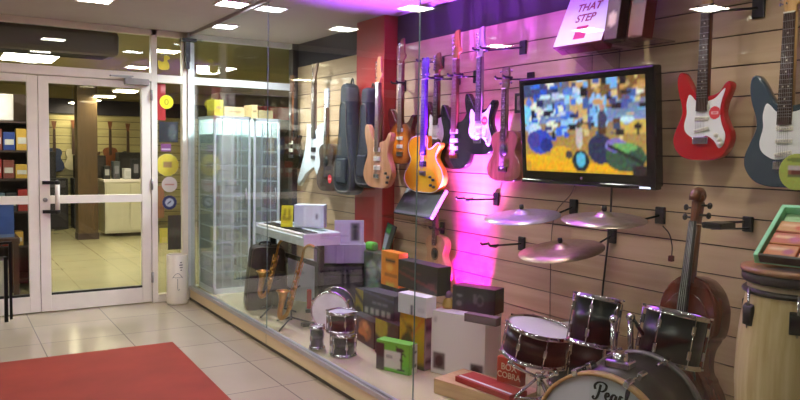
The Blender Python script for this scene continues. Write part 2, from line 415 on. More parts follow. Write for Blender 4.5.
# ---------------------------------------------------------------- ceiling panels (real luminaires)
M_led = emit('led_diffuser', (255, 246, 232), 54)
M_led_cool = emit('led_diffuser_cool', (238, 242, 255), 50)
M_led_warm = emit('led_diffuser_warm', (255, 234, 190), 62)
def ceiling_light(x, y, label, group, m=M_led, s=.11, sy=None):
    sy = sy or s; t = thing('ceiling_light', label, 'light', (x, y, ZC), 0, group)
    f = MB(); 
    f.box(-s-.015, -sy-.015, -.012, s+.015, -sy, 0); f.box(-s-.015, sy, -.012, s+.015, sy+.015, 0); f.box(-s-.015, -sy, -.012, -s, sy, 0); f.box(s, -sy, -.012, s+.015, sy, 0)
    f.build('frame', M_white, t)
    d = MB(); d.box(-s, -sy, -.008, s, sy, -.002); d.build('diffuser', m, t)
    return t
ORD = ('nearest the doors', 'second from the doors', 'third from the doors', 'fourth from the doors', 'farthest from the doors')
for y, o_ in zip((5.92, 4.73, 3.45, 2.3, 1.2), ORD):
    ceiling_light(1.0, y, 'square ceiling panel of the entrance row nearer the display window, ' + o_, 'entrance ceiling panels')
for y, o_ in zip((5.83, 4.6, 3.4, 2.25, 1.1), ORD):
    ceiling_light(-.76, y, 'square ceiling panel of the entrance row away from the display window, ' + o_, 'entrance ceiling panels')
ceiling_light(1.90, 5.45, 'cool white ceiling panel just outside the display glass', None, M_led_cool, .1)
ceiling_light(2.18, 6.47, 'cool white ceiling panel just inside the glass near the corner post', None, M_led_cool, .1)

# ---------------------------------------------------------------- shop behind the doors
m = MB(); m.mi = 0; edges = [0.0]+[.2+.15*k for k in range(13)]+[2.12]
for a, b in zip(edges, edges[1:]): m.box(-4, BACK, a+.005, 8, BACK+.02, b-.005)
m.mi = 1; m.box(-4, BACK+.012, 0, 8, BACK+.06, 2.12)
m.mi = 2; m.box(-4, BACK-.06, 2.12, 8, BACK+.06, 2.4)
m.mi = 3; m.box(-4, BACK, 2.4, 8, BACK+.06, ZC)
struct(m.build('wall_back', [wood('shop_slats', (170, 160, 112), (190, 178, 130), .5, axis='x', scale=2), MATS['groove_dark'], MATS['soffit_dark_paint'], sh]))
for (x, y) in ((-.76, 8.32), (.9, 8.3), (2.2, 8.54), (2.3, 10.5), (-.7, 10.54), (4.4, 9.0), (4.4, 11.6), (5.8, 10.2)):
    ceiling_light(x, y, 'warm ceiling panel in the shop behind the glass doors', 'shop ceiling panels', M_led_warm, .13)
ceiling_light(.95, 10.2, 'large bright ceiling panel seen through the glass over the left door', None, M_led, .30, .55)
for x, y, lab in ((2.25, 11.0, 'nearest'), (2.21, 12.35, 'second'), (2.20, 13.6, 'third'), (2.15, 14.6, 'farthest')):
    t = thing('pendant_panel', lab + ' of the hanging light panels in a row behind the right door', 'light', (x, y, 2.30)); f = MB(); f.box(-.16, -.16, .008, .16, .16, .03, .004); f.build('frame', M_white, t)
    f = MB(); f.box(-.14, -.14, 0, .14, .14, .008); f.build('diffuser', M_led_warm, t); f = MB(); f.tube([(-.1, 0, .03), (-.1, 0, ZC-2.30)], .003, 5); f.build('rod', M_steel, t); f = MB(); f.tube([(.1, 0, .03), (.1, 0, ZC-2.30)], .003, 5); f.build('rod', M_steel, t)
# air curtain unit over the doors, inside the shop
a = MB(); a.box(-1.3, YD+.16, 2.36, 1.45, YD+.50, 2.60, .05)
au = tag(a.build('air_curtain', mat('air_curtain_grey', (112, 102, 98), .5, noise=.03)), 'long dark grey rounded air curtain unit above the doors inside the shop', 'air curtain')
g = MB()
for k in range(6): g.box(-1.2, YD+.22+.05*k, 2.354, 1.35, YD+.24+.05*k, 2.362)
g.build('outlet_grille', M_black, au)
# ================================================================ GUITARS AND THE SLATWALL
STRAT = [(0,0),(.07,.004),(.122,.03),(.153,.085),(.156,.135),(.134,.185),(.114,.235),(.118,.285),(.138,.335),(.147,.372),(.134,.394),(.112,.382),(.086,.345),(.05,.33),(0,.327),(-.035,.335),(-.062,.365),(-.09,.415),(-.118,.452),(-.142,.45),(-.152,.41),(-.142,.345),(-.122,.285),(-.118,.235),(-.14,.18),(-.162,.12),(-.157,.07),(-.122,.024),(-.07,.003)]
LESPAUL = [(0,0),(.09,.006),(.145,.045),(.17,.11),(.156,.17),(.122,.22),(.107,.255),(.12,.3),(.14,.335),(.133,.355),(.105,.347),(.07,.318),(.035,.318),(.03,.4),(-.03,.405),(-.08,.402),(-.12,.38),(-.138,.335),(-.128,.275),(-.112,.24),(-.13,.19),(-.166,.13),(-.166,.08),(-.14,.035),(-.08,.004)]
FIG8 = [(0,0),(.1,.008),(.158,.05),(.172,.12),(.15,.185),(.118,.238),(.112,.28),(.13,.335),(.132,.385),(.1,.43),(.04,.447),(0,.448),(-.04,.447),(-.1,.43),(-.132,.385),(-.13,.335),(-.112,.28),(-.118,.238),(-.15,.185),(-.172,.12),(-.158,.05),(-.1,.008)]
GUARD = [(.0,.115),(.03,.125),(.07,.10),(.098,.062),(.122,.085),(.128,.13),(.108,.18),(.096,.235),(.1,.29),(.118,.355),(.104,.35),(.07,.315),(.03,.30),(-.03,.30),(-.06,.328),(-.078,.335),(-.09,.29),(-.086,.24),(-.098,.18),(-.085,.14),(-.04,.112)]
def scaled(o, sx, sz): return [(p[0]*sx, p[1]*sz) for p in o]
HEADS = {
 'fender': [(-.02,0),(.022,0),(.024,.03),(.05,.045),(.056,.075),(.04,.085),(.032,.19),(.012,.2),(-.012,.19),(-.03,.15),(-.034,.05)],
 'paired': [(-.022,0),(.022,0),(.034,.04),(.04,.16),(.02,.178),(0,.168),(-.02,.178),(-.04,.16),(-.034,.04)],
 'uke': [(-.02,0),(.02,0),(.033,.03),(.034,.13),(.012,.142),(-.012,.142),(-.034,.13),(-.033,.03)],
 'hook': [(-.022,0),(.022,0),(.034,.04),(.075,.14),(.06,.165),(.02,.13),(-.02,.10),(-.03,.04)],
}
def guitar(name, label, group, Y, z0, body_m, outline=STRAT, sx=1, sz=1, thick=.045, joint=.327, nut=.72, head='fender', headlen=1.0, neck_m=None, board_m=None, head_m=None,
           guard=None, pickups=(), pk_m=None, bridge=.12, bridge_m=None, knobs=(), hole=None, sticker=None, tuners='line', X=3.125, tilt=0.0, lean=0.0, cat='guitar', dots=True, neckw=.052, n=5, bevel=.006, binding=None):
    t = thing(name, label, cat, (X, Y, z0), (lean, tilt, -PI/2), group)
    yb = -thick
    b = MB(); b.prism(smooth_loop(scaled(outline, sx, sz), n), yb, 0, bevel)
    bo = b.build('body', body_m, t)
    if binding:
        q = MB(); lp = smooth_loop(scaled(outline, sx*.985, sz*.985), n); pts = [(p.x, yb-.0005, p.y+.0035) for p in lp]
        q.tube(pts+[pts[0]], .0025, 5, False); q.build('binding', binding, bo)
    neck_m = neck_m or M_maple; board_m = board_m or M_rose; head_m = head_m or neck_m
    hw0, hw1 = neckw*.56, neckw*.43
    k = MB(); k.prism([(-hw0, joint-.06), (hw0, joint-.06), (hw1, nut), (-hw1, nut)], yb-.006, yb+.018, .004); k.build('neck', neck_m, t)
    fb = MB(); fb.mi = 0; fe = joint-.075; fb.prism([(-hw0, fe), (hw0, fe), (hw1, nut), (-hw1, nut)], yb-.013, yb-.006)
    L = (nut-bridge*1.0); fb.mi = 1
    for i in range(1, 21):
        z = nut-(nut-bridge)*(1-2**(-i/12))
        if z < fe+.004: break
        wv = hw1+(hw0-hw1)*(nut-z)/(nut-fe); fb.box(-wv, yb-.0142, z-.001, wv, yb-.013, z+.001)
    fb.mi = 2
    if dots:
        for i in (3, 5, 7, 9, 12, 15, 17):
            z = nut-(nut-bridge)*(1-2**(-(i-.5)/12))
            if z > fe+.01:
                for dx in ((-.012, .012) if i == 12 else (0,)): fb.box(dx-.0035, yb-.0138, z-.0035, dx+.0035, yb-.0129, z+.0035)
    fb.mi = 3; fb.box(-hw1, yb-.016, nut-.003, hw1, yb-.006, nut+.003)
    fb.build('fretboard', [board_m, M_steel, M_ivory, M_ivory], t)
    ho = scaled(HEADS[head], 1, headlen); ho = [(p[0], p[1]+nut) for p in ho]
    hh = MB(); hh.prism(smooth_loop(ho, 3), yb-.002, yb+.013, .002); hd = hh.build('headstock', head_m, t)
    top = max(p[1] for p in ho)-nut
    spots = [(-.04, .04+.024*i*headlen, -1) for i in range(6)] if tuners == 'line' else [(s_*.045, .035+(top-.06)*i/(tuners-1), s_) for i in range(tuners) for s_ in (-1, 1)]
    for tx, tz, s_ in spots:
        q = MB(); q.tube([(tx+.012*-s_, yb+.006, nut+tz), (tx+.004*s_, yb+.006, nut+tz)], .003, 6); q.sphere((tx+.01*s_, yb+.006, nut+tz), .009, (.8, .5, 1), 8)
        q.tube([(tx-.025*s_, yb+.003, nut+tz), (tx-.025*s_, yb-.012, nut+tz)], .004, 6)
        q.build('tuner', M_chrome, hd)
    if guard:
        g = MB(); g.prism(smooth_loop(scaled(guard[0], sx, sz), 4), yb-.003, yb+.0, .0008); g.build('pickguard', guard[1], t)
    for (pz, pw, ph, ang) in pickups:
        g = MB(); g.M = Matrix.Translation((0, 0, pz)) @ Matrix.Rotation(ang, 4, 'Y'); g.box(-pw/2, yb-.009, -ph/2, pw/2, yb, ph/2, .003)
        g.mi = 1
        for i in range(6): g.box(-pw*.4+i*pw*.16-.002, yb-.0098, -.002, -pw*.4+i*pw*.16+.002, yb-.009, .002)
        g.build('pickup', [pk_m or M_ivory, M_steel], t)
    if bridge_m:
        g = MB(); g.box(-.04, yb-.012, bridge-.022, .04, yb, bridge+.012, .002)
        for i in range(6): g.box(-.032+i*.011, yb-.015, bridge-.012, -.024+i*.011, yb-.01, bridge+.01)
        g.build('bridge', bridge_m, t)
    for (kx, kz) in knobs:
        g = MB(); g.M = Matrix.Translation((kx, yb, kz)) @ Matrix.Rotation(PI/2, 4, 'X'); g.lathe([(0, .016), (.009, .016), (.011, 0)], 14); g.build('knob', M_ivory if guard and guard[1] == M_wguard else M_black, t)
    if hole:
        g = MB(); g.M = Matrix.Translation((0, yb-.0005, hole[0])) @ Matrix.Rotation(PI/2, 4, 'X'); g.lathe([(0, .001), (hole[1], .001), (hole[1], 0)], 24)
        g.mi = 1; g.torus(hole[1]*1.18, .004, 0, 24, 6, 1, .3); g.build('soundhole', [M_black, M_rose], t)
    if sticker:
        panel('sticker', sticker[2]*2, sticker[2]*2, 20, 20, [('bg', (214, 52, 58)), ('rect', .2, .42, .8, .6, (240, 200, 200)), ('rect', .3, .46, .7, .56, (214, 52, 58))], t, (sticker[0]-sticker[2], yb-.0036, sticker[1]-sticker[2]), disc=True)
    s = MB()
    for i in range(4 if cat == 'ukulele' else 6):
        nn = 3 if cat == 'ukulele' else 5; a = -1+2*i/nn
        s.tube([(a*hw0*.75, yb-.0165, bridge), (a*hw1*.75, yb-.0165, nut)], .0007, 4); 
    s.build('strings', M_string, t)
    return t
def hanger(label, Y, z, reach=.13, group='black slatwall hangers', Y2=None, w=.03):
    Y2 = Y if Y2 is None else Y2
    t = thing('wall_hanger', label, 'hanger', (XS, Y, z), 0, group)
    p = MB(); p.box(-.016, -w, -.045, 0, w, .045, .004); p.build('plate', M_black, t)
    dy = Y2-Y
    a = MB(); a.tube([(-.012, 0, 0), (-reach+.02, dy, .0)], .006, 8); a.build('arm', M_blackm, t)
    y = MB(); y.tube([(-reach+.02, dy-.05, .012), (-reach+.018, dy-.03, -.004), (-reach+.02, dy, -.006), (-reach+.018, dy+.03, -.004), (-reach+.02, dy+.05, .012)], .007, 8)
    for s_ in (-1, 1): y.tube([(-reach+.02, dy+.045*s_, .008), (-reach-.04, dy+.04*s_, .006), (-reach-.05, dy+.04*s_, .02)], .0075, 8)
    y.build('yoke', M_black, t)
    return t

lac = lambda n, c, r=.18: mat(n, c, r, noise=.04, coat=.6)
SSS = [(.255, .075, .019, 0), (.2, .075, .019, 0), (.145, .078, .019, -.2)]
guitar('electric_guitar', 'red electric guitar with white pickguard and round red sticker, right of the television', None, 2.16, 1.485, lac('red_lacquer', (176, 22, 30)), guard=(GUARD, M_wguard), pickups=SSS, bridge_m=M_chrome, bridge=.10, knobs=((.082, .12), (.1, .098), (.108, .08)), sticker=(.068, .225, .03), nut=.735, neck_m=M_mahog, board_m=M_rose, head_m=M_maple, sx=.98, sz=.94, joint=.31)
guitar('electric_guitar', 'slate grey electric guitar with white pickguard at the right end of the wall', None, 1.74, 1.375, lac('slate_lacquer', (58, 74, 86)), guard=(GUARD, M_wguard), pickups=SSS, bridge_m=M_chrome, bridge=.10, knobs=((.082, .12), (.1, .098), (.108, .08)), nut=.745, sx=1.12, sz=1.08, joint=.345, neck_m=M_maple, X=3.10, neckw=.056)
guitar('electric_guitar', 'black electric guitar with white pickguard and red sticker, left of the brown ukulele', None, 3.87, 1.49, lac('black_lacquer', (10, 10, 12)), guard=(GUARD, M_wguard), pickups=SSS, bridge_m=M_chrome, bridge=.10, knobs=((.082, .12), (.1, .098), (.108, .08)), sticker=(.066, .23, .03), nut=.66, sx=1.08, sz=.93, joint=.305, head_m=mat('pale_headstock', (205, 195, 190), .4), neck_m=mat('grey_maple', (150, 130, 125), .4), board_m=mat('dark_fretboard', (70, 55, 60), .4))
guitar('electric_guitar', 'black electric guitar with cream pickups and long brown neck, beside the white pickguard one', None, 4.15, 1.385, lac('black_lacquer', (10, 10, 12)), outline=STRAT, sx=1.16, sz=1.02, joint=.335, pickups=[(.27, .085, .03, 0), (.205, .085, .026, 0), (.15, .085, .026, 0)], bridge_m=M_brass, bridge=.10, nut=.78, neck_m=M_mahog, board_m=wood('walnut_board', (104, 68, 48), (130, 90, 64), .4), head_m=wood('amber_head', (170, 110, 50), (200, 140, 70), .35), X=3.13, dots=False)
guitar('electric_guitar', 'amber yellow single-cut electric guitar with neck coloured as lit by violet light', None, 4.45, 1.20, burst('amber_burst', (250, 200, 50), (240, 160, 30), .18, .08, .22), outline=LESPAUL, sx=1.52, sz=1.05, joint=.36, pickups=[(.30, .085, .04, 0), (.215, .085, .04, 0)], pk_m=mat('dark_pickup', (30, 26, 30), .3), bridge=.15, bridge_m=M_steel, knobs=((.1, .12), (.14, .1), (.11, .06), (.15, .05)), head='paired', tuners=3, headlen=.9, nut=.84, neck_m=mat('neck_violet_light_tint', (92, 48, 158), .35), board_m=mat('board_violet_light_tint', (80, 42, 140), .35), head_m=MATS['neck_violet_light_tint'], X=3.07, dots=False, tilt=.0, binding=M_ivory)  # violet neck, board and headstock colours hold purple light cast on dark wood
guitar('electric_guitar', 'natural tan electric guitar with long neck in front of the red pillar', None, 4.87, 1.215, wood('tan_ash', (176, 120, 78), (206, 150, 104), .35, 'z', 4), outline=STRAT, sx=1.36, sz=1.1, joint=.36, pickups=[(.3, .095, .036, 0), (.23, .095, .036, 0), (.16, .095, .036, 0)], bridge_m=M_chrome, bridge=.10, nut=.82, knobs=((.14, .12), (.17, .09), (.16, .05)), neck_m=M_mahog, board_m=wood('brown_board', (110, 84, 70), (128, 98, 82), .4), head_m=wood('pale_amber_head', (190, 130, 80), (210, 150, 100), .4), X=2.92, dots=False)
guitar('electric_guitar', 'orange sunburst electric guitar with dark red rim and tall brown neck', None, 4.87, 1.405, burst('sunburst', (216, 120, 24), (78, 20, 22), .15, .08, .2), outline=STRAT, sx=1.3, sz=.98, joint=.33, pickups=[(.27, .085, .03, 0), (.205, .085, .03, 0), (.14, .085, .03, 0)], pk_m=M_ivory, bridge_m=M_steel, bridge=.085, nut=.79, neck_m=M_mahog, board_m=wood('brown_board', (110, 84, 70), (128, 98, 82), .4), head_m=wood('reddish_head', (110, 48, 42), (134, 64, 54), .4), X=3.13, dots=False)
guitar('electric_guitar', 'dark electric guitar with cream pickguard, half hidden behind the amber one', None, 4.42, 1.50, lac('cherry_lacquer', (70, 14, 24)), outline=STRAT, sx=1.0, sz=.85, joint=.28, guard=(GUARD, M_ivory), pickups=[(.2, .08, .03, 0), (.14, .08, .03, 0)], bridge=.09, bridge_m=M_steel, nut=.58, headlen=.8, neck_m=M_mahog, X=3.16, tilt=0)
guitar('brown_ukulele', 'small brown mahogany ukulele with round soundhole just left of the television', None, 3.60, 1.32, wood('uke_mahogany', (104, 62, 40), (132, 84, 56), .35), outline=FIG8, sx=.98, sz=.74, thick=.065, joint=.332, nut=.6, head='uke', headlen=.95, tuners=2, neck_m=wood('brown_board', (110, 84, 70), (128, 98, 82), .4), board_m=M_rose, hole=(.205, .036), bridge=.085, bridge_m=M_rose, cat='ukulele', X=3.14, neckw=.045)
guitar('pale_ukulele', 'pale natural ukulele with round soundhole hanging low above the black carton', None, 4.37, .53, wood('uke_spruce', (196, 150, 110), (220, 176, 136), .4), outline=FIG8, sx=.94, sz=.8, thick=.06, joint=.355, nut=.56, head='uke', headlen=.95, tuners=2, neck_m=wood('brown_board', (110, 84, 70), (128, 98, 82), .4), board_m=wood('brown_board', (110, 84, 70), (128, 98, 82), .4), hole=(.215, .036), bridge=.085, bridge_m=M_rose, cat='ukulele', X=3.15, neckw=.045)
# far end of the slatwall
WING = [(.12,.0),(.17,.11),(.2,.23),(.235,.34),(.24,.50),(.20,.52),(.10,.50),(.06,.46),(-.05,.46),(-.09,.5),(-.17,.52),(-.18,.36),(-.26,.20),(-.42,-.06),(-.38,-.10),(-.2,.03),(0,.1)]
guitar('angular_electric_guitar', 'white angular electric guitar with swept lower wing at the far end of the wall', None, 6.40, 1.24, lac('white_lacquer', (226, 236, 240), .25), outline=WING, sx=.9, sz=1.0, n=1, joint=.46, bevel=.004, pickups=[(.4, .1, .045, 0), (.27, .1, .045, 0)], pk_m=mat('dark_pickup', (30, 26, 30), .3), bridge=.2, bridge_m=M_steel, nut=.94, head='hook', tuners='line', neck_m=wood('brown_board', (110, 84, 70), (128, 98, 82), .4), board_m=M_rose, X=3.1, dots=False, neckw=.07)
guitar('acoustic_guitar', 'dark brown acoustic guitar with white headstock, between the white guitar and the black bags', None, 6.08, 1.12, wood('dark_acoustic', (52, 38, 32), (70, 52, 42), .35), outline=FIG8, sx=1.15, sz=1.0, thick=.09, joint=.448, nut=.78, head='paired', tuners=3, head_m=mat('pale_headstock2', (222, 232, 236), .35), neck_m=wood('brown_board', (110, 84, 70), (128, 98, 82), .4), board_m=M_rose, hole=(.28, .05), bridge=.13, bridge_m=M_rose, X=3.12, sticker=(.09, .12, .04))
guitar('electric_guitar', 'black electric guitar with grey neck at the far left end of the slatwall', None, 6.98, 1.30, lac('black_lacquer', (10, 10, 12)), outline=LESPAUL, sx=1.25, sz=1.0, joint=.35, pickups=[(.28, .085, .036, 0), (.2, .085, .036, 0)], bridge=.14, bridge_m=M_steel, nut=.8, head='paired', tuners=3, neck_m=M_mahog, X=3.12, dots=False)

# hangers: those in use, then the empty ones
for Y, z, Y2, lab in ((1.97, 2.19, 2.13, 'black wall hanger carrying the red guitar'), (3.57, 2.19, 3.84, 'black wall hanger right of the black guitar with white pickguard headstock'),
                  (4.05, 2.04, 4.12, 'black wall hanger left of the black guitar with brown neck'), (4.27, 2.04, 4.36, 'black wall hanger between the violet-lit neck and the brown neck'),
                  (4.48, 2.18, 4.52, 'black wall hanger over the violet-lit headstock'), (5.0, 2.04, 4.88, 'black wall hanger beside the sunburst guitar neck'), (3.49, 1.98, 3.6, 'black wall hanger holding the brown ukulele')):
    hanger(lab, Y, z, .13, None, Y2)
hanger('empty black wall hanger beside the magenta light, upper of two', 3.80, 1.19, .27, None, 3.80, .026)
hanger('empty black wall hanger beside the magenta light, lower of two, over the dark cartons', 3.53, .915, .27, None, 3.53)
hanger('black wall hook behind the pale ukulele', 4.42, .93, .1, None, 4.35, .022)

# small framed pack on the wall by the television
p = thing('hanging_pack', 'small black framed pack hanging between ukulele and television', 'pack', (3.17, 3.60, 1.765), (0, 0, -PI/2))
b = MB(); b.box(0, -.012, 0, .13, 0, .13, .003); b.build('frame', M_black, p)
panel('picture', .08, .09, 10, 12, [('bg', (150, 120, 130)), ('ell', .5, .5, .3, .35, (70, 60, 70)), ('noise', 14)], p, (.025, -.0125, .02))

# ---------------------------------------------------------------- television
tv = thing('television', 'large black flat television showing a music shop on its screen', 'television', (3.115, 3.41, 1.342), (R(5), 0, -PI/2))
W_, H_ = 1.01, .625
b = MB(); b.box(0, -.045, 0, W_, .02, H_, .012); b.build('casing', mat('piano_black', (10, 10, 12), .12, noise=.02, coat=.6), tv)
b = MB(); b.box(.12, .02, .12, W_-.12, .05, H_-.12, .01); b.build('wall_mount', M_blackm, tv)
b = MB(); b.box(.0, -.05, -.012, W_, .0, .012, .006); b.build('lower_trim', mat('piano_black', (10, 10, 12)), tv)
b = MB(); b.M = Matrix.Translation((W_/2, -.0505, .03)) @ Matrix.Rotation(PI/2, 4, 'X'); b.lathe([(0, .001), (.008, .001), (.008, 0)], 16); b.build('badge', mat('badge_pink', (170, 130, 140), .3), tv)
b = MB(); b.box(W_-.1, -.052, -.006, W_-.03, -.05, .004); b.build('indicator', emit('indicator_white', (230, 235, 255), 1.2), tv)
rs = random.Random(11); ops = [('bg', (120, 130, 150))]
ops += [('grad', 0, .55, (205, 150, 40), (150, 120, 90)), ('grad', .55, 1, (120, 140, 190), (110, 105, 110))]
ops += [('rect', 0, .55, .14, .82, (120, 205, 235)), ('rect', 0, .84, .3, 1, (60, 70, 110)), ('rect', .42, .6, .56, 1, (205, 165, 110)), ('rect', .56, .78, 1, 1, (120, 84, 50)), ('rect', .58, .5, .72, .8, (140, 190, 235)), ('rect', .78, .42, 1, .56, (205, 170, 80))]
for i in range(60): 
    u, v = rs.uniform(.0, .48), rs.uniform(.35, .98); ops.append(('rect', u, v, u+rs.uniform(.015, .07), v+rs.uniform(.02, .1), rs.choice([(40, 80, 200), (30, 40, 90), (150, 200, 240), (60, 110, 220), (20, 22, 40), (190, 200, 230), (70, 60, 110)])))
for i in range(60):
    u, v = rs.uniform(.5, .97), rs.uniform(.35, .98); ops.append(('rect', u, v, u+rs.uniform(.015, .07), v+rs.uniform(.02, .12), rs.choice([(90, 50, 30), (40, 30, 30), (190, 140, 80), (120, 170, 230), (60, 70, 110), (220, 190, 130), (70, 90, 160), (25, 22, 28)])))
ops += [('ell', .14, .34, .11, .14, (50, 70, 190)), ('ell', .2, .30, .06, .08, (30, 40, 130)), ('ell', .08, .36, .06, .1, (70, 60, 150)), ('ell', .68, .58, .035, .1, (60, 60, 90)), ('ell', .68, .70, .022, .04, (190, 140, 120)), ('rect', .0, .12, .42, .2, (235, 175, 30)), ('rect', .05, .02, .95, .12, (240, 170, 25)), ('rect', .6, .12, .78, .28, (225, 150, 30)), ('ell', .33, .22, .1, .07, (225, 165, 40))]
ops += [('ell', .66, .26, .1, .16, (40, 45, 80)), ('ell', .85, .18, .15, .15, (50, 80, 60)), ('ell', .78, .3, .08, .07, (130, 110, 190)), ('ell', .84, .28, .1, .05, (110, 160, 90)), ('rect', .9, .0, 1, .1, (40, 30, 30)), ('line', .72, .3, .98, .12, .02, (25, 25, 30))]
ops += [('ell', .5, .13, .07, .12, (25, 35, 45)), ('ell', .5, .14, .04, .08, (90, 180, 215)), ('ell', .49, .40, .03, .14, (200, 180, 180)), ('ell', .49, .52, .02, .04, (80, 60, 50)), ('ell', .40, .2, .03, .05, (60, 50, 60)), ('noise', 26)]
ops = ops[:9]+[('ell', rs.uniform(.02, .98), rs.uniform(.45, .98), rs.uniform(.02, .07), rs.uniform(.02, .06), rs.choice([(200, 220, 240), (150, 190, 240), (230, 225, 210), (90, 120, 210), (200, 150, 90)])) for _ in range(40)]+ops[9:]
panel('screen', W_-.105, H_-.105, 110, 62, ops, tv, (.05, -.0465, .062), m=art_mat('screen_glow', .15, 1.25), seed=4)
# cables below the television
cb = MB(); q = onx(604, 190, 3.17); cb.tube(smooth_path([(3.175, 2.78, 1.34), (3.18, 2.79, 1.1), (3.185, 2.83, .7), (3.185, 2.86, ZP+.01)]), .006, 6)
tag(cb.build('power_cable', M_black), 'black power cable running straight down the wall from the television', 'cable')
cb = MB(); cb.tube(smooth_path([(3.17, 3.05, 1.33), (3.18, 3.1, 1.26), (3.185, 3.24, 1.1), (3.185, 3.25, .7), (3.185, 3.24, .4)]), .003, 6)
tag(cb.build('thin_cable', mat('grey_cable', (90, 76, 66), .6)), 'thin grey cable hanging left of the power cable below the television', 'cable')
cb = MB(); cb.tube(smooth_path([(3.16, 2.42, 1.14), (3.17, 2.385, 1.1), (3.17, 2.365, 1.04), (3.17, 2.365, .985)]), .003, 6); cb.mi = 0
ck = cb.build('loose_cable', M_black); tag(ck, 'short loose cable with a small plug hanging right of the cymbals', 'cable')
q = MB(); q.box(3.155, 2.353, .96, 3.18, 2.377, .99, .004); q.build('plug', mat('brown_plug', (90, 40, 30), .5), ck)

# ---------------------------------------------------------------- leaning retail box over the television
hb = thing('lettered_box', 'white box with dark red words leaning on a shelf over the television', 'box', (2.95, 3.05, 2.105), (R(-24), 0, -PI/2))
b = MB(); b.box(0, 0, 0, .36, .085, .52, .003); b.build('carton', [mat('deep_red_carton', (120, 26, 34), .5)], hb)
b = MB(); b.box(.003, -.0012, .005, .357, 0, .517); b.build('front', mat('lilac_white_print', (206, 204, 236), .35, noise=.02), hb)
tm = mat('crimson_ink', (140, 24, 70), .5)
for s_, z in (('TAKE', .31), ('THAT', .235), ('STEP', .165)): text(s_, .068, tm, hb, (.18, -.0022, z), (PI/2, 0, 0), 'lettering', .12, .0006, .0012)
b = MB(); b.mi = 0; b.box(.14, -.0022, .035, .225, -.0012, .115)
b.mi = 1
for x0, z0, x1, z1 in ((.185, .086, .215, .091), (.185, .074, .208, .079), (.15, .08, .172, .085)): b.box(x0, -.0028, z0, x1, -.0022, z1)
b.build('emblem', [mat('magenta_ink', (170, 20, 90), .5), M_wguard], hb)
sh_ = thing('wall_shelf', 'small clear bracket shelf on the wall carrying the leaning white box', 'shelf', (XS, 2.88, 2.1), 0)
b = MB(); b.box(-.26, -.12, -.012, 0, .12, -.004, .002); b.build('board', M_acrylic, sh_)
b = MB()
for y in (-.1, .1): b.prism([(-.22, -.012), (0, -.012), (0, -.12), (-.03, -.12)], y-.004, y+.004)
b.build('bracket', M_acrylic, sh_)
for i, (Y, x, w_, d_, h_, c, lab, art) in enumerate(((2.66, 2.93, .09, .07, .42, (60, 20, 26), 'dark maroon narrow box beside the leaning white box', [('bg', (70, 22, 30)), ('ell', .5, .25, .35, .09, (200, 170, 160)), ('rect', .1, .5, .9, .9, (34, 34, 60)), ('ell', .5, .7, .3, .08, (120, 120, 140)), ('noise', 8)]),
                                               (2.55, 2.98, .10, .08, .44, (120, 30, 30), 'narrow red box with dark pattern at the right end of the shelf over the television', [('bg', (116, 34, 32)), ('rect', .15, .4, .85, 1, (60, 34, 40)), ('ell', .5, .6, .3, .05, (160, 120, 120)), ('ell', .5, .75, .3, .05, (150, 60, 60)), ('noise', 10)]))):
    t = thing('narrow_box', lab, 'box', (x, Y, 2.1), (R(-8), 0, -PI/2)); b = MB(); b.box(0, 0, 0, w_, d_, h_, .003); b.build('carton', mat('maroon_%d' % i, c, .5), t)
    panel('printed_face', w_-.006, h_-.006, 10, 40, art, t, (.003, -.0012, .003))
sh2 = MB(); sh2.box(2.9, 2.42, 2.088, XS, 2.67, 2.098, .002); tag(sh2.build('wall_shelf', M_acrylic), 'short clear shelf under the two narrow red boxes', 'shelf')

# ---------------------------------------------------------------- cymbals on wall arms
def cymbal(label, c, tilt, m_, r_=.235):
    t = thing('cymbal', label, 'cymbal', c, tilt, None)
    p = MB(); p.lathe([(.006, .036), (.02, .034), (.036, .026), (.048, .014), (.06, .009), (r_*.6, .004), (r_, -.01), (r_, -.0112), (r_*.6, .0025), (.06, .0075), (.006, .034)], 48); p.build('bow', m_, t)
    n_ = MB(); n_.lathe([(0, .062), (.012, .062), (.014, .045), (.01, .034), (0, .034)], 14); n_.build('felt', M_black, t)
def cymbal_arm(label, Y, z, c):
    t = thing('cymbal_holder', label, 'bracket', (XS, Y, z)); p = MB(); p.box(-.02, -.028, -.045, 0, .028, .045, .004); p.build('plate', M_black, t)
    d = Vector(c)-Vector((XS, Y, z)); a = MB(); a.tube([(-.01, 0, 0), (d.x*.6, d.y*.6, d.z-.03), (d.x, d.y, d.z-.03), (d.x, d.y, d.z+.05)], .006, 8); a.build('arm', M_blackm, t)
mc1 = mat('cymbal_grey', (186, 180, 186), .36, .7, noise=.12, scale=30, stretch=(1, 1, 20)); mc2 = mat('cymbal_bronze', (184, 160, 132), .38, .7, noise=.14, scale=30); mc3 = mat('cymbal_rainbow', (186, 170, 152), .3, .8, noise=.2, scale=14)
cp1 = onx(522, 215, 2.86); cp2 = onx(604, 218, 2.86); cp3 = onx(561, 249, 2.86)
cymbal('grey cymbal on the wall, left of the upper two', cp1, axis_rot(Vector((0, 0, 1))-VF*.11-VR*.11), mc1, .225)
cymbal('shiny bronze cymbal on the wall, right of the upper two below the television', cp2, axis_rot(Vector((0, 0, 1))-VF*.11-VR*.04), mc3, .215)
cymbal('dull bronze cymbal hung lowest of the three on the wall', cp3, axis_rot(Vector((0, 0, 1))-VF*.11-VR*.17), mc2, .235)
cymbal_arm('black arm holding the left upper cymbal', 3.08, 1.19, cp1); cymbal_arm('black arm holding the right upper cymbal', 2.46, 1.19, cp2); cymbal_arm('black arm holding the lowest cymbal', 2.78, 1.05, cp3)
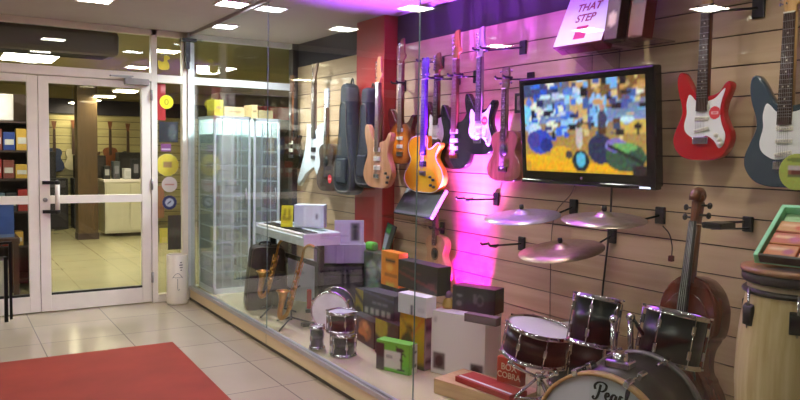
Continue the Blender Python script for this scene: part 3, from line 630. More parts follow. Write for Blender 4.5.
# ================================================================ DISPLAY FLOOR: DRUMS, CELLO, CONGA, CARTONS
def at_depth(px, py, d): return CAM + ray(px, py)*d
M_head = mat('drum_head_white', (214, 212, 214), .5, noise=.03)
M_headf = mat('drum_head_frost', (178, 182, 186), .45, noise=.04)
def drum(name, label, top, r_, h, n, shell_m, lugs=6, head_m=None, group=None, a_off=.3, wires=False, badge=True, cat='drum'):
    """top: centre of the upper head"""
    n = Vector(n).normalized(); t = thing(name, label, cat, Vector(top)-n*h, axis_rot(n), group)
    b = MB(); b.lathe([(r_*.96, .004), (r_*.985, .0), (r_*.985, h), (r_*.96, h-.004)], 40); b.build('shell', shell_m, t)
    for z, nm in ((h-.004, 'hoop'), (-.012, 'hoop')):
        q = MB(); q.lathe([(r_+.001, z), (r_+.012, z), (r_+.008, z+.006), (r_+.006, z+.018), (r_+.003, z+.02), (r_-.002, z+.018), (r_+.001, z)], 40); q.build(nm, M_chrome, t)
    q = MB(); q.lathe([(0, h+.006), (r_*.9, h+.006), (r_, h+.003), (r_, h-.002)], 40); q.build('head', head_m or M_head, t)
    q = MB(); q.lathe([(0, -.006), (r_*.95, -.006), (r_, -.002)], 40); q.build('lower_head', head_m or M_head, t)
    for i in range(lugs):
        a = a_off+2*PI*i/lugs; c, s = math.cos(a), math.sin(a)
        q = MB(); q.M = Matrix.Rotation(a, 4, 'Z')
        zl = h/2 if h < .16 else None
        for z in ((h/2,) if zl else (h*.24, h*.76)): q.box(r_-.003, -.009, z-.02, r_+.014, .009, z+.02, .004)
        q.tube([(r_+.012, 0, 0), (r_+.012, 0, h)], .003, 6)
        for z in (h+.012, -.006): q.box(r_+.002, -.008, z-.005, r_+.019, .008, z+.005, .002)
        q.build('lug', M_chrome, t)
    return t
M_shell = mat('black_drum_wrap', (20, 18, 20), .38, noise=.1, coat=.1, spec=.35)
M_shell_teal = mat('dark_teal_wrap', (16, 30, 34), .36, noise=.12, coat=.1, spec=.35)

# --- bass drum
fdir = Vector((math.sin(R(252)), math.cos(R(252)), 0)); rt = (-fdir).cross(Vector((0, 0, 1))).normalized()
BR_ = .26
pt = onz(602, 373, ZP+.02+2*BR_+.015)
bc = Vector((pt.x, pt.y, ZP+.03+BR_))
bm_ = Matrix((rt, Vector((0, 0, 1)), fdir)).transposed().to_euler()
bd = thing('bass_drum', 'bass drum with white front head and black lettering', 'drum', bc, bm_)
BD = .40
b = MB(); b.lathe([(BR_-.012, -.02), (BR_-.008, -.02), (BR_-.008, -BD), (BR_-.012, -BD)], 56); b.build('shell', mat('walnut_black_wrap', (32, 22, 22), .38, noise=.12, coat=.1, spec=.35), bd)
for z, mm, nm in ((0, wood('maple_hoop', (176, 138, 92), (200, 160, 112), .35, 'x'), 'hoop'), (-BD, mat('grey_hoop', (120, 116, 116), .3, .4), 'hoop')):
    q = MB(); q.lathe([(BR_-.008, z-.02), (BR_+.006, z-.02), (BR_+.006, z+.018), (BR_-.006, z+.018), (BR_-.008, z-.02)], 56); q.build(nm, mm, bd)
hd = MB(); hd.lathe([(0, .004), (BR_*.93, .004), (BR_-.007, .0)], 56); hdo = hd.build('head', mat('bass_head_white', (196, 200, 212), .4, noise=.02), bd)
hd = MB(); hd.lathe([(0, -BD-.004), (BR_-.007, -BD)], 56); hd.build('rear_head', M_head, bd)
for i in range(8):
    a = R(22.5+45*i); q = MB(); q.M = Matrix.Rotation(a, 4, 'Z')
    q.box(BR_-.006, -.012, -.03, BR_+.02, .012, .022, .004); q.tube([(BR_+.014, 0, .01), (BR_+.014, 0, -.12)], .004, 6); q.box(BR_-.01, -.011, -.16, BR_+.02, .011, -.1, .005)
    q.box(BR_-.006, -.012, -BD-.02, BR_+.02, .012, -BD+.03, .004); q.tube([(BR_+.014, 0, -BD), (BR_+.014, 0, -BD+.12)], .004, 6)
    q.build('claw', M_chrome, bd)
q = MB(); q.tube([(0, BR_-.02, -.17), (0, BR_+.05, -.17)], .03, 14); q.box(-.05, BR_-.012, -.21, .05, BR_+.022, -.13, .008); q.build('tom_mount', M_chrome, bd)
for s_ in (-1, 1):
    q = MB(); q.tube([(s_*.2, -.17, -.1), (s_*.30, -BR_-.02, .02)], .007, 8); q.sphere((s_*.30, -BR_-.02, .02), .012, n=8); q.build('spur', M_chrome, bd)
# script wordmark on the head
def strokes(lines, parent, m_, ox, oy, sc, z, w=.1):
    q = MB()
    for pts in lines:
        sp = smooth_path([(p[0], p[1], 0) for p in pts], 5); L = len(sp)
        for i in range(L-1):
            pass
        prev = None
        for i, p in enumerate(sp):
            t_ = (sp[min(i+1, L-1)]-sp[max(i-1, 0)]).normalized(); nn = Vector((-t_.y, t_.x, 0))
            ww = w*(.55+.75*abs(t_.y))/2
            a_ = q.v((ox+(p.x+nn.x*ww)*sc, oy+(p.y+nn.y*ww)*sc, z)); b_ = q.v((ox+(p.x-nn.x*ww)*sc, oy+(p.y-nn.y*ww)*sc, z))
            if prev: q.f([prev[0], prev[1], b_, a_])
            prev = (a_, b_)
    return q.build('lettering', m_, parent)
PEARL = [[(.55,1.55),(.38,.75),(.15,.1),(-.15,-.12),(-.3,.05),(-.15,.2)], [(-.05,.95),(-.1,1.35),(.2,1.7),(.7,1.82),(1.15,1.6),(1.1,1.15),(.75,.85),(.42,.85)],
         [(1.0,.35),(1.25,.42),(1.45,.6),(1.38,.82),(1.18,.72),(1.08,.4),(1.2,.08),(1.45,.02),(1.68,.22)],
         [(2.2,.72),(1.98,.78),(1.75,.5),(1.74,.12),(1.95,.05),(2.15,.35),(2.26,.72),(2.2,.2),(2.32,.02),(2.5,.15)],
         [(2.5,.15),(2.62,.6),(2.72,.78),(2.86,.7),(3.0,.72)], [(2.68,.72),(2.62,.3),(2.64,.02)],
         [(3.1,.1),(3.4,.8),(3.58,1.5),(3.5,1.72),(3.36,1.4),(3.28,.7),(3.3,.1),(3.48,.0),(3.7,.2)]]
strokes(PEARL, hdo, mat('logo_ink', (14, 14, 22), .4), -.02, .166, .036, .0062, .22)

# --- toms, snare, floor tom
nt1 = Vector((0, 0, 1))+VF*.13+VR*.17; nt2 = Vector((0, 0, 1))+VF*.10+VR*.20
t1 = at_depth(598.5, 299, 3.35); t2 = at_depth(677, 314.5, 3.12)
drum('rack_tom', 'small black rack tom, left of the two above the bass drum', t1, .104, .205, nt1, M_shell_teal, 6, a_off=.5)
drum('rack_tom', 'larger black rack tom, right of the two above the bass drum', t2, .128, .20, nt2, M_shell_teal, 6, a_off=.15)
hold = thing('tom_holder', 'chrome double tom holder rising from the bass drum', 'holder', at_depth(622, 372, 3.12))
base = hold.location
pa, pb = at_depth(613.5, 372, 3.1), at_depth(630.5, 366, 3.1); ta, tb_ = at_depth(613.5, 322, 3.1), at_depth(630.5, 320, 3.1)
for a_, b_, e_, nm in ((pa, ta, t1-nt1.normalized()*.09+VR*.10, 'post'), (pb, tb_, t2-nt2.normalized()*.09-VR*.13, 'post')):
    q = MB(); q.tube([a_-base, b_-base], .0125, 12); q.tube([b_-base, b_-base+Vector((0, 0, .02)), e_-base], .009, 10); q.sphere(b_-base+Vector((0, 0, .012)), .02, n=10); q.build(nm, M_chrome, hold)
q = MB(); q.bar(pa-base+Vector((0, 0, .012)), pb-base+Vector((0, 0, .02)), .045, .03); q.sphere(pb-base+Vector((0, 0, .02)), .026, n=10); q.build('clamp', M_chrome, hold)
q = MB(); q.M = Matrix.Translation(base*0+at_depth(612, 372, 3.04)-base); q.lathe([(0, .006), (.05, .004), (.085, -.004), (.085, -.006), (0, -.002)], 28)
yc = thing('small_cymbal', 'small yellow brass cymbal lying over the top of the bass drum', 'cymbal', at_depth(607, 371, 3.02), axis_rot(Vector((0, 0, 1))-VF*.08+VR*.08))
q = MB(); q.lathe([(0, .022), (.014, .02), (.026, .008), (.08, -.004), (.08, -.006), (.026, .006), (0, .018)], 32); q.build('bow', mat('yellow_brass', (205, 190, 50), .35, .5, noise=.1), yc)

ns = Vector((0, 0, 1))-VF*.10+VR*.16
sn = at_depth(540.5, 328.5, 3.72)
drum('snare_drum', 'black snare drum with white head standing left of the kit', sn, .168, .145, ns, M_shell, 8, a_off=.25)
st = thing('snare_stand', 'chrome snare stand under the black snare drum', 'stand', (sn.x, sn.y, ZP)); zz = sn.z-.19-ZP
q = MB(); q.tube([(0, 0, .12), (0, 0, zz-.06)], .012, 10); q.tube([(0, 0, .2), (0, 0, .24)], .02, 10); q.build('column', M_chrome, st)
for i in range(3):
    a = R(20+120*i); c, s = math.cos(a), math.sin(a)
    q = MB(); q.tube([(0, 0, .22), (.22*c, .22*s, .012)], .008, 8); q.tube([(0, 0, .1), (.13*c, .13*s, .105)], .006, 6); q.sphere((.22*c, .22*s, .012), .014, n=8); q.build('leg', M_chrome, st)
    q = MB(); q.tube([(0, 0, zz-.07), (.10*c, .10*s, zz-.03), (.15*c, .15*s, zz-.0)], .009, 8); q.sphere((.15*c, .15*s, zz), .016, n=8); q.build('arm', M_chrome, st)
ft = at_depth(585, 331, 3.95); ft.x = min(ft.x, 2.98)
f_ = drum('floor_tom', 'black floor tom half hidden behind the snare and the left rack tom', ft, .165, .30, Vector((0, 0, 1))+VR*.05-VF*.05, M_shell, 6, a_off=.35)
for i in range(3):
    a = R(35+120*i); c, s = math.cos(a), math.sin(a); zl = -(ft.z-.30-ZP)
    q = MB(); q.tube([(.182*c, .182*s, .2), (.182*c, .182*s, -.02), (.19*c, .19*s, zl+.012)], .007, 8); q.box(.16*c-.018, .16*s-.018, .06, .18*c+.018, .18*s+.018, .12, .006); q.build('leg', M_chrome, f_)

# --- cello on a wall hook
CEL = [(0,0),(.09,.006),(.165,.04),(.21,.115),(.212,.18),(.185,.245),(.15,.285),(.143,.30),(.118,.325),(.108,.37),(.113,.425),(.135,.465),(.14,.48),(.158,.50),(.168,.555),(.163,.625),(.13,.69),(.075,.735),(.03,.748),(0,.75)]
CEL = [(x*.88, z) for x, z in CEL]; CEL = CEL+[(-x, z) for x, z in CEL[-2:0:-1]]
ce = thing('cello', 'dark red brown cello standing behind the drum kit against the slatwall', 'cello', (2.90, 2.04, .20), (R(-7), 0, -PI/2))
wc = wood('cello_varnish', (74, 24, 16), (112, 44, 26), .2, 'z', 3, .6)
b = MB(); lp = smooth_loop(CEL, 4); b.prism(lp, -.115, 0, .006)
bod = b.build('body', wc, ce)
b = MB(); 
for sc_, y in ((.97, -.119), (.8, -.128), (.55, -.136)): b.prism([(p.x*sc_, .37+(p.y-.37)*sc_) for p in lp], y, y+.012, .003)
b.build('belly', wc, ce)
b = MB(); b.prism([(-.022, .72), (.022, .72), (.016, .985), (-.016, .985)], -.135, -.10, .006); b.build('neck', wood('cello_neck', (84, 44, 26), (110, 62, 38)), ce)
b = MB(); b.prism([(-.03, .42), (.03, .42), (.017, 1.0), (-.017, 1.0)], -.156, -.142, .003); b.build('fingerboard', mat('ebony', (26, 20, 18), .35), ce)
b = MB(); b.prism([(-.015, .99), (.015, .99), (.02, 1.09), (-.02, 1.09)], -.15, -.10, .006)
for k in range(13):
    pass
sp = [(0, -.125+.03*math.cos(a), 1.105+.03*math.sin(a)) for a in [R(200-30*k) for k in range(8)]]
b.M = Matrix.Identity(4); b.tube(sp, [.026, .027, .026, .024, .022, .02, .017, .012], 10); b.sphere((0, -.128, 1.105), .026, (1.2, 1, 1)); b.build('scroll', wood('scroll_brown', (88, 46, 24), (124, 70, 36)), ce)
for s_, z in ((-1, 1.015), (-1, 1.06), (1, 1.03), (1, 1.075)):
    b = MB(); b.tube([(0, -.125, z), (s_*.05, -.125, z)], .005, 8); b.sphere((s_*.06, -.125, z), .014, (1, .6, 1.1), 8); b.build('peg', MATS['ebony'], ce)
b = MB(); b.prism([(-.045, .34), (.045, .34), (.03, .385), (-.03, .385)], -.152, -.128, .002); b.build('bridge', M_maple, ce)
b = MB(); b.prism([(-.016, .05), (.016, .05), (.03, .26), (-.03, .26)], -.15, -.136, .003); b.build('tailpiece', MATS['ebony'], ce)
b = MB()
for s_ in (-1, 1):
    b.tube(smooth_path([(s_*.045, -.135, .43), (s_*.055, -.134, .42), (s_*.062, -.134, .38), (s_*.085, -.133, .33), (s_*.095, -.132, .30), (s_*.082, -.132, .29)]), .004, 5)
b.build('f_holes', M_black, ce)
b = MB()
for i in range(4): b.tube([((-1.5+i)*.012, -.155, .25), ((-1.5+i)*.012, -.163, .385), ((-1.5+i)*.007, -.158, 1.0)], .0011, 4)
b.build('strings', M_string, ce)
b = MB(); b.tube([(0, -.05, .01), (0, -.05, -.062)], .005, 8); b.build('endpin', M_steel, ce)
ch = thing('wall_hanger', 'black wall hook holding the neck of the cello', 'hanger', (XS, 1.97, 1.19))
b = MB(); b.box(-.02, -.024, -.036, 0, .024, .036, .004); b.build('plate', M_black, ch)
b = MB(); b.tube([(-.015, .015, .01), (-.2, .11, 0)], .006, 8); b.tube([(-.015, -.01, -.02), (-.2, .06, -.02)], .005, 8); b.box(-.22, .0, -.02, -.1, .1, .01, .008); b.build('arm', M_blackm, ch)

# --- conga at the right edge
CX, CY = 2.42, 1.315
cg = thing('conga', 'tall pale wooden conga drum at the right edge of the display', 'conga', (CX, CY, .34))
prof = [(.105, 0), (.125, .05), (.146, .14), (.165, .27), (.174, .40), (.172, .52), (.162, .62), (.150, .70), (.142, .735)]
b = MB(); b.lathe(prof+[(.13, .735)], 48); b.build('shell', wood('conga_ash', (206, 174, 122), (232, 206, 158), .3, 'z', 5, .4), cg)
b = MB(); b.lathe([(0, .742), (.142, .742), (.147, .73), (.147, .72)], 40); b.build('head', mat('rawhide', (196, 172, 138), .5), cg)
b = MB(); b.torus(.152, .011, .715, 44, 10); b.build('rim', mat('dark_rim', (40, 32, 30), .3, .4), cg)
for z in (.22, .60):
    pass
for i in range(6):
    a = R(33+60*i); q = MB(); q.M = Matrix.Rotation(a, 4, 'Z')
    q.mi = 0; q.prism([(.150, .60), (.168, .60), (.170, .66), (.156, .672)], -.024, .024, .003)
    q.mi = 1; q.tube([(.163, 0, .59), (.163, 0, .725)], .0045, 8)
    q.build('lug', [M_black, M_chrome], cg)
cs = thing('conga_stand', 'black basket stand under the conga', 'stand', (CX, CY, ZP))
b = MB(); b.torus(.135, .01, .23, 30, 8); b.build('ring', M_blackm, cs)
for i in range(3):
    a = R(80+120*i); c, s = math.cos(a), math.sin(a); b = MB(); b.tube([(.135*c, .135*s, .23), (.17*c, .17*s, .02), (.175*c, .175*s, .008)], .01, 8); b.tube([(.135*c, .135*s, .23), (.165*c, .165*s, .38)], .008, 8); b.build('leg', M_blackm, cs)
# dark board and wooden rim pieces on top of the conga
b = MB(); b.M = Matrix.Translation((CX, CY, 1.084)); b.lathe([(0, 0), (.158, 0), (.165, .008), (.165, .026), (.158, .034), (0, .034)], 44); 
b.mi = 1; b.lathe([(.1, .034), (.168, .034), (.171, .042), (.168, .05), (.1, .05), (.1, .034)], 44)
tag(b.build('round_riser', [mat('dark_riser', (52, 40, 36), .5), wood('riser_wood', (150, 96, 62), (178, 120, 80), .4, 'x')]), 'round dark riser with a wooden rim lying on the conga head', 'riser')
ty = thing('display_tray', 'mint green tray of orange packs leaning on top of the conga', 'tray', (2.29, 1.385, 1.155), (R(-56), 0, R(-80)))
b = MB(); tw, th = .36, .285
b.box(0, 0, 0, tw, .006, th); b.box(0, -.03, 0, .016, .006, th, .003); b.box(tw-.016, -.03, 0, tw, .006, th, .003); b.box(0, -.03, th-.016, tw, .006, th, .003); b.mi = 1; b.box(.016, -.03, 0, tw, .006, .012, .003)
b.build('frame', [mat('mint_frame', (150, 222, 178), .4, noise=.04), MATS['dark_riser']], ty)
panel('header_card', tw-.04, .05, 24, 6, [('bg', (190, 225, 180)), ('rect', .1, .3, .4, .7, (150, 205, 140)), ('rect', .5, .25, .9, .6, (230, 230, 190)), ('noise', 6)], ty, (.02, -.002, th-.07))
for i in range(3):
    for j in range(3):
        t = thing('orange_pack', 'flat orange pack, %s of the %s row in the mint tray' % (('left one', 'middle one', 'right one')[i], ('bottom', 'middle', 'top')[j]), 'pack', (0, 0, 0), 0, 'orange packs in the mint tray')
        mtx = Matrix.Translation((2.29, 1.385, 1.155)) @ Matrix.Rotation(R(-80), 4, 'Z') @ Matrix.Rotation(R(-56), 4, 'X') @ Matrix.Translation((.022+i*.108, 0, .016+j*.064))
        t.matrix_world = mtx; t.location = mtx.to_translation(); t.rotation_euler = mtx.to_euler()
        b = MB(); b.box(0, -.02, 0, .102, -.001, .06, .003); b.build('carton', mat('pack_orange_%d' % ((i+j) % 3), [(196, 104, 60), (206, 128, 78), (188, 92, 70)][(i+j) % 3], .5), t)
        panel('label_print', .094, .05, 14, 8, [('bg', [(206, 120, 72), (200, 96, 80), (214, 150, 96)][(2*i+j) % 3]), ('rect', .1, .55, .7, .75, (236, 190, 150)), ('ell', .75, .4, .18, .3, [(170, 60, 110), (220, 90, 60), (196, 80, 130)][(i+2*j) % 3]), ('noise', 10)], t, (.004, -.0212, .005), seed=i*3+j)

# ---------------------------------------------------------------- cartons located by their front lower corners
INFO = {}
def carton(name, label, cat, BL, BR, TL, z0, depth, m_, art=None, key=None, gap=.002, group=None, nx=24, ny=20, bevel=.003, art_scale=1.0, side=None, push=0.0):
    p0, p1 = onz(*BL, z0), onz(*BR, z0); d = p1-p0; w_ = d.length; ang = math.atan2(d.y, d.x)
    h_ = height_at(p0, *TL)-z0
    if push:
        nrm = Vector((-math.sin(ang), math.cos(ang), 0)); p0 = p0+nrm*push
    t = thing(name, label, cat, (p0.x, p0.y, z0+gap), ang, group)
    b = MB(); b.box(0, 0, 0, w_, depth, h_, bevel); b.build('carton', m_, t)
    if art: panel('printed_face', w_-.004, h_-.004, nx, ny, art, t, (.002, -.0012, .002), seed=len(INFO)+3)
    if side:
        panel('side_print', depth-.004, h_-.004, 12, ny, side, t, (w_+.0012, .002, .002), (0, 0, PI/2), seed=len(INFO)+9)
    INFO[key or name] = (p0, ang, w_, depth, h_, z0+h_+gap); 
    return t
def top(k): return INFO[k][5]
K = (24, 22, 26)
carton('shipping_carton', 'big plain white carton with two dark pictures near its foot', 'box', (430.5, 372), (484, 384.5), (430.5, 309), ZP, .20, M_carton_white, [('bg', (228, 222, 220)), ('rect', .05, .06, .28, .34, (96, 92, 92)), ('ell', .16, .2, .08, .1, (30, 28, 30)), ('rect', .74, .02, .98, .28, (90, 88, 92)), ('ell', .85, .15, .08, .09, (34, 32, 36)), ('rect', 0, .49, 1, .50, (186, 178, 172)), ('rect', .04, .82, .1, .9, (190, 186, 184)), ('noise', 2)], 'white', nx=48, ny=44)
carton('black_carton', 'black carton with faint grey pictures standing on the big white carton', 'box', (447, 311), (490, 318), (447, 286), top('white'), .12, M_carton_dark, [('bg', (34, 32, 40)), ('rect', 0, 0, .27, 1, (44, 42, 52)), ('ell', .17, .62, .07, .06, (120, 120, 130)), ('ell', .16, .28, .07, .12, (110, 106, 112)), ('ell', .66, .5, .09, .24, (84, 78, 84)), ('ell', .66, .5, .055, .15, (30, 28, 34)), ('ell', .54, .55, .05, .22, (96, 90, 96)), ('rect', .88, 0, 1, 1, (26, 24, 28)), ('noise', 5)], 'black_on_white', nx=40, ny=24, push=.06)
carton('flat_grey_carton', 'low grey carton at the front edge of the big white carton', 'box', (464, 321.5), (496, 327.5), (464, 313), top('white'), .055, mat('grey_brown_carton', (104, 96, 98), .55), [('bg', (104, 98, 100)), ('rect', .05, .2, .95, .8, (112, 104, 106)), ('noise', 4)], 'flat')
t = thing('yellow_figurine', 'small yellow ornament on the left end of the big white carton', 'ornament', onz(446, 311, top('white'))+Vector((.06, .06, .003)))
b = MB(); b.lathe([(0, 0), (.035, 0), (.04, .02), (.03, .05), (.012, .065), (0, .066)], 16); b.build('base', mat('ochre', (176, 150, 60), .5), t)
b = MB(); b.sphere((0, 0, .085), .026, (1, .9, 1), 10); b.sphere((.02, -.02, .08), .012, n=8); b.build('figure', mat('violet_grey', (130, 90, 130), .5), t)
# yellow and green game cartons
carton('yellow_carton', 'yellow carton with dark lines and a patterned spine, left of the big white carton', 'box', (399, 364.5), (424, 371.5), (399, 311), ZP, .075, mat('spine_grey', (120, 112, 116), .5), [('bg', (196, 166, 40)), ('grad', .5, 1, (200, 168, 36), (206, 150, 40)), ('ell', .3, .35, .28, .3, (60, 70, 40)), ('line', .45, .55, .95, .95, .03, (210, 90, 50)), ('ell', .4, .72, .14, .1, (90, 70, 30)), ('line', 0, .95, .5, .6, .04, (130, 110, 40)), ('rect', 0, 0, 1, .12, (90, 100, 60)), ('noise', 10)], 'yellow', side=[('bg', (150, 140, 142)), ('rect', .1, .72, .9, .85, (50, 46, 56)), ('rect', .2, .4, .8, .5, (90, 84, 90)), ('rect', .1, .1, .9, .22, (50, 46, 56)), ('noise', 8)])
carton('white_carton', 'small white carton under the long black carton', 'box', (398, 312), (426, 319), (398, 292), top('yellow'), .09, M_carton_white, [('bg', (206, 204, 208)), ('rect', .46, .0, .56, .5, (60, 60, 74)), ('rect', .7, .2, .95, .45, (190, 188, 196)), ('noise', 4)], 'smallwhite')
carton('long_black_carton', 'long black carton with a dark red stripe, topmost of the stack by the magenta light', 'box', (398, 286), (437, 297), (398, 259), top('smallwhite'), .11, M_carton_dark, [('bg', (34, 26, 34)), ('line', 0, .55, 1, .15, .05, (110, 40, 44)), ('line', .1, .75, .6, .62, .025, (100, 50, 60)), ('rect', .78, .25, .96, .4, (90, 50, 50)), ('noise', 6)], 'longblack', nx=40)
carton('game_carton', 'dark carton with an orange figure standing on the display floor, leftmost of the low row', 'box', (352, 337), (374, 350), (352, 312), ZP, .08, M_carton_dark, [('bg', (60, 44, 34)), ('ell', .6, .55, .28, .4, (150, 96, 40)), ('ell', .62, .72, .14, .16, (206, 140, 80)), ('ell', .5, .4, .2, .2, (190, 110, 40)), ('rect', 0, 0, .28, 1, (44, 44, 50)), ('ell', .45, .2, .2, .1, (60, 30, 26)), ('rect', 0, 0, 1, .1, (60, 62, 66)), ('noise', 14)], 'game1')
carton('game_carton', 'olive green and yellow carton behind the small green box', 'box', (375, 352.5), (398, 363), (375, 317), ZP, .08, M_carton_dark, [('bg', (70, 74, 36)), ('ell', .25, .8, .3, .3, (170, 160, 40)), ('ell', .8, .6, .25, .4, (44, 52, 34)), ('rect', 0, 0, .3, .5, (40, 40, 40)), ('noise', 14)], 'game2')
zt = max(top('game1'), top('game2'))
carton('navy_carton', 'dark navy carton with white lettering row on top of the low game cartons', 'box', (363, 313), (394, 322), (363, 289), zt, .12, mat('navy_carton', (44, 48, 62), .5), [('bg', (40, 44, 58)), *[('rect', .06+.18*i_, .06, .18+.18*i_, .30, (160, 160, 156)) for i_ in range(5)], ('rect', .3, .5, .8, .6, (110, 112, 126)), ('rect', .45, .48, .48, .62, (40, 44, 58)), ('rect', .62, .48, .65, .62, (40, 44, 58)), ('line', 0, .95, 1, .75, .03, (76, 82, 110)), ('noise', 8)], 'navy', nx=36)
carton('orange_carton', 'bright orange carton with black bars standing upright on the navy carton', 'box', (381, 284), (398, 289), (381, 250), top('navy'), .08, mat('orange_carton', (214, 130, 30), .5), [('bg', (222, 132, 26)), ('rect', .25, .7, .85, .8, (40, 30, 26)), ('rect', .2, .28, .95, .37, (40, 30, 26)), ('ell', .5, .55, .2, .1, (236, 170, 70)), ('rect', .3, 0, .8, .1, (200, 180, 70)), ('noise', 8)], 'orange')
carton('green_carton', 'small white and green carton with a black microphone picture, foremost on the display floor', 'box', (376, 368.5), (409, 376.5), (376, 338.5), ZP, .085, mat('bright_green_carton', (100, 180, 60), .5), [('bg', (104, 186, 56)), ('rect', 0, 0, .24, .92, (54, 40, 46)), ('rect', .25, .12, .8, .72, (214, 212, 204)), ('rect', .3, .45, .5, .55, (160, 160, 156)), ('ell', .72, .78, .13, .08, (30, 26, 30)), ('line', .6, .9, .9, .6, .03, (30, 26, 30)), ('rect', .74, .1, .79, .75, (30, 26, 30)), ('ell', .77, .12, .12, .04, (30, 26, 30)), ('ell', .77, .45, .05, .05, (30, 26, 30)), ('noise', 6)], 'green', nx=40, ny=34, side=[('bg', (196, 196, 188)), ('rect', 0, 0, .3, 1, (104, 186, 56)), ('text', .35, .2, .95, .9, 3, 9, (90, 100, 84)), ('noise', 6)])
# taller mixed cartons at the back by the pillar
carton('tall_mixed_carton', 'tall grey green carton with crowded print in front of the red pillar', 'box', (349, 318), (381, 330), (349, 251), ZP, .12, mat('grey_green_carton', (50, 56, 52), .5), [('bg', (52, 60, 54)), ('ell', .25, .75, .16, .12, (130, 140, 130)), ('ell', .6, .82, .14, .1, (150, 150, 146)), ('ell', .3, .5, .2, .14, (90, 120, 100)), ('rect', .55, .2, .95, .65, (34, 30, 32)), ('rect', .05, .05, .5, .3, (110, 104, 40)), ('ell', .7, .4, .1, .08, (100, 60, 60)), ('noise', 26)], 'tall', nx=20, ny=34, push=.14)
carton('yellow_dark_carton', 'yellow and black carton between the toy drums and the low game cartons', 'box', (346, 326), (356, 331), (346, 288), ZP, .10, M_carton_dark, [('bg', (150, 140, 40)), ('ell', .3, .3, .4, .25, (50, 44, 34)), ('line', 0, .9, 1, .6, .06, (40, 36, 36)), ('noise', 16)], 'yd', push=.08)
p0, ang = INFO['tall'][0], INFO['tall'][1]
t = thing('green_pouch', 'lime green pouch on the left end of the tall mixed carton', 'pouch', (p0.x+.02, p0.y+.03, top('tall')), ang)
b = MB(); b.box(0, 0, 0, .11, .07, .07, .02); b.build('pouch', mat('lime_pouch', (90, 176, 60), .5), t)
t = thing('blister_pack', 'white and green blister pack leaning upright on the tall mixed carton', 'pack', (p0.x+.15, p0.y+.0, top('tall')+.005), (R(-10), R(12), ang))
b = MB(); b.box(0, 0, 0, .13, .012, .235, .004); b.build('card', mat('dark_card', (60, 64, 62), .5), t)
panel('printed_face', .124, .228, 14, 24, [('bg', (66, 76, 74)), ('rect', .05, 0, .6, .62, (190, 206, 214)), ('rect', .12, .66, .6, .95, (70, 190, 90)), ('ell', .35, .9, .2, .1, (40, 120, 70)), ('rect', .1, .0, .5, .08, (70, 190, 90)), ('noise', 12)], t, (.003, -.0012, .003))
# black display board tilted against the wall under the amber guitar
sb = thing('tilted_board', 'black board with faint white script tilted under the amber guitar', 'board', onx(393, 212.5, 2.93), (R(-33), R(0), -PI/2))
bw = 0.50
b = MB(); b.box(0, 0, 0, bw, .02, .24, .004); b.build('board', mat('blackboard', (30, 32, 36), .4), sb)
panel('chalk_print', bw-.02, .22, 60, 26, [('bg', (32, 34, 38)), ('line', .1, .45, .4, .55, .025, (110, 112, 116)), ('line', .42, .5, .62, .42, .025, (100, 104, 108)), ('text', .1, .4, .7, .6, 40, 14, (74, 76, 80)), ('rect', 0, 0, 1, .06, (96, 84, 106)), ('noise', 4)], sb, (.01, -.0012, .01))
b = MB(); b.box(bw-.002, -.004, 0, bw+.012, .024, .24, .002); b.build('edge', mat('pale_violet_edge', (214, 170, 224), .3), sb)
b = MB(); b.box(0, .0, -.012, bw, .16, 0, .002); 
ws = thing('wall_shelf', 'narrow clear shelf on the wall under the tilted black board', 'shelf', (XS, 4.65, 1.0)); q = MB(); q.box(-.28, -.27, -.012, 0, .27, -.002, .002); q.build('board', M_acrylic, ws); b.bm.free()
q = MB(); q.prism([(-.2, -.012), (0, -.012), (0, -.1)], -.004, .004); q.build('bracket', M_acrylic, ws)

# --- front bench with red boxes
carton('wooden_platform', 'low pale wooden platform at the lower front of the display', 'platform', (433.5, 393), (512, 418), (433.5, 378), ZP, .27, wood('pale_birch', (196, 158, 112), (214, 178, 130), .45, 'x', 4, .1), None, 'bench')
carton('flat_red_box', 'flat red box with a white stripe lying on the wooden platform', 'box', (455, 381.5), (509, 402), (455, 376), top('bench'), .14, M_red, None, 'flatred')
p0, ang, w_, d_, h_, zt = INFO['flatred']
b = MB(); b.box(.01, .02, 0, w_-.01, .035, .0015); q = b.build('stripe', M_wguard, bpy.data.objects['flat_red_box']); q.location = (0, 0, h_)
carton('lettered_red_box', 'upright orange red box with cream lettering beside the snare stand', 'box', (496.5, 381), (520, 388), (496.5, 355.5), zt, .05, mat('orange_red_carton', (176, 70, 44), .5), None, 'redbox')
ro = bpy.data.objects['lettered_red_box']; _, _, w_, d_, h_, _ = INFO['redbox']
cm = mat('cream_ink', (226, 206, 170), .5)
text('BOX', h_*.36, cm, ro, (w_*.52, -.0022, h_*.64), (PI/2, 0, 0), bold=.0004); text('COBRA', h_*.33, cm, ro, (w_*.52, -.0022, h_*.32), (PI/2, 0, 0), bold=.0004)
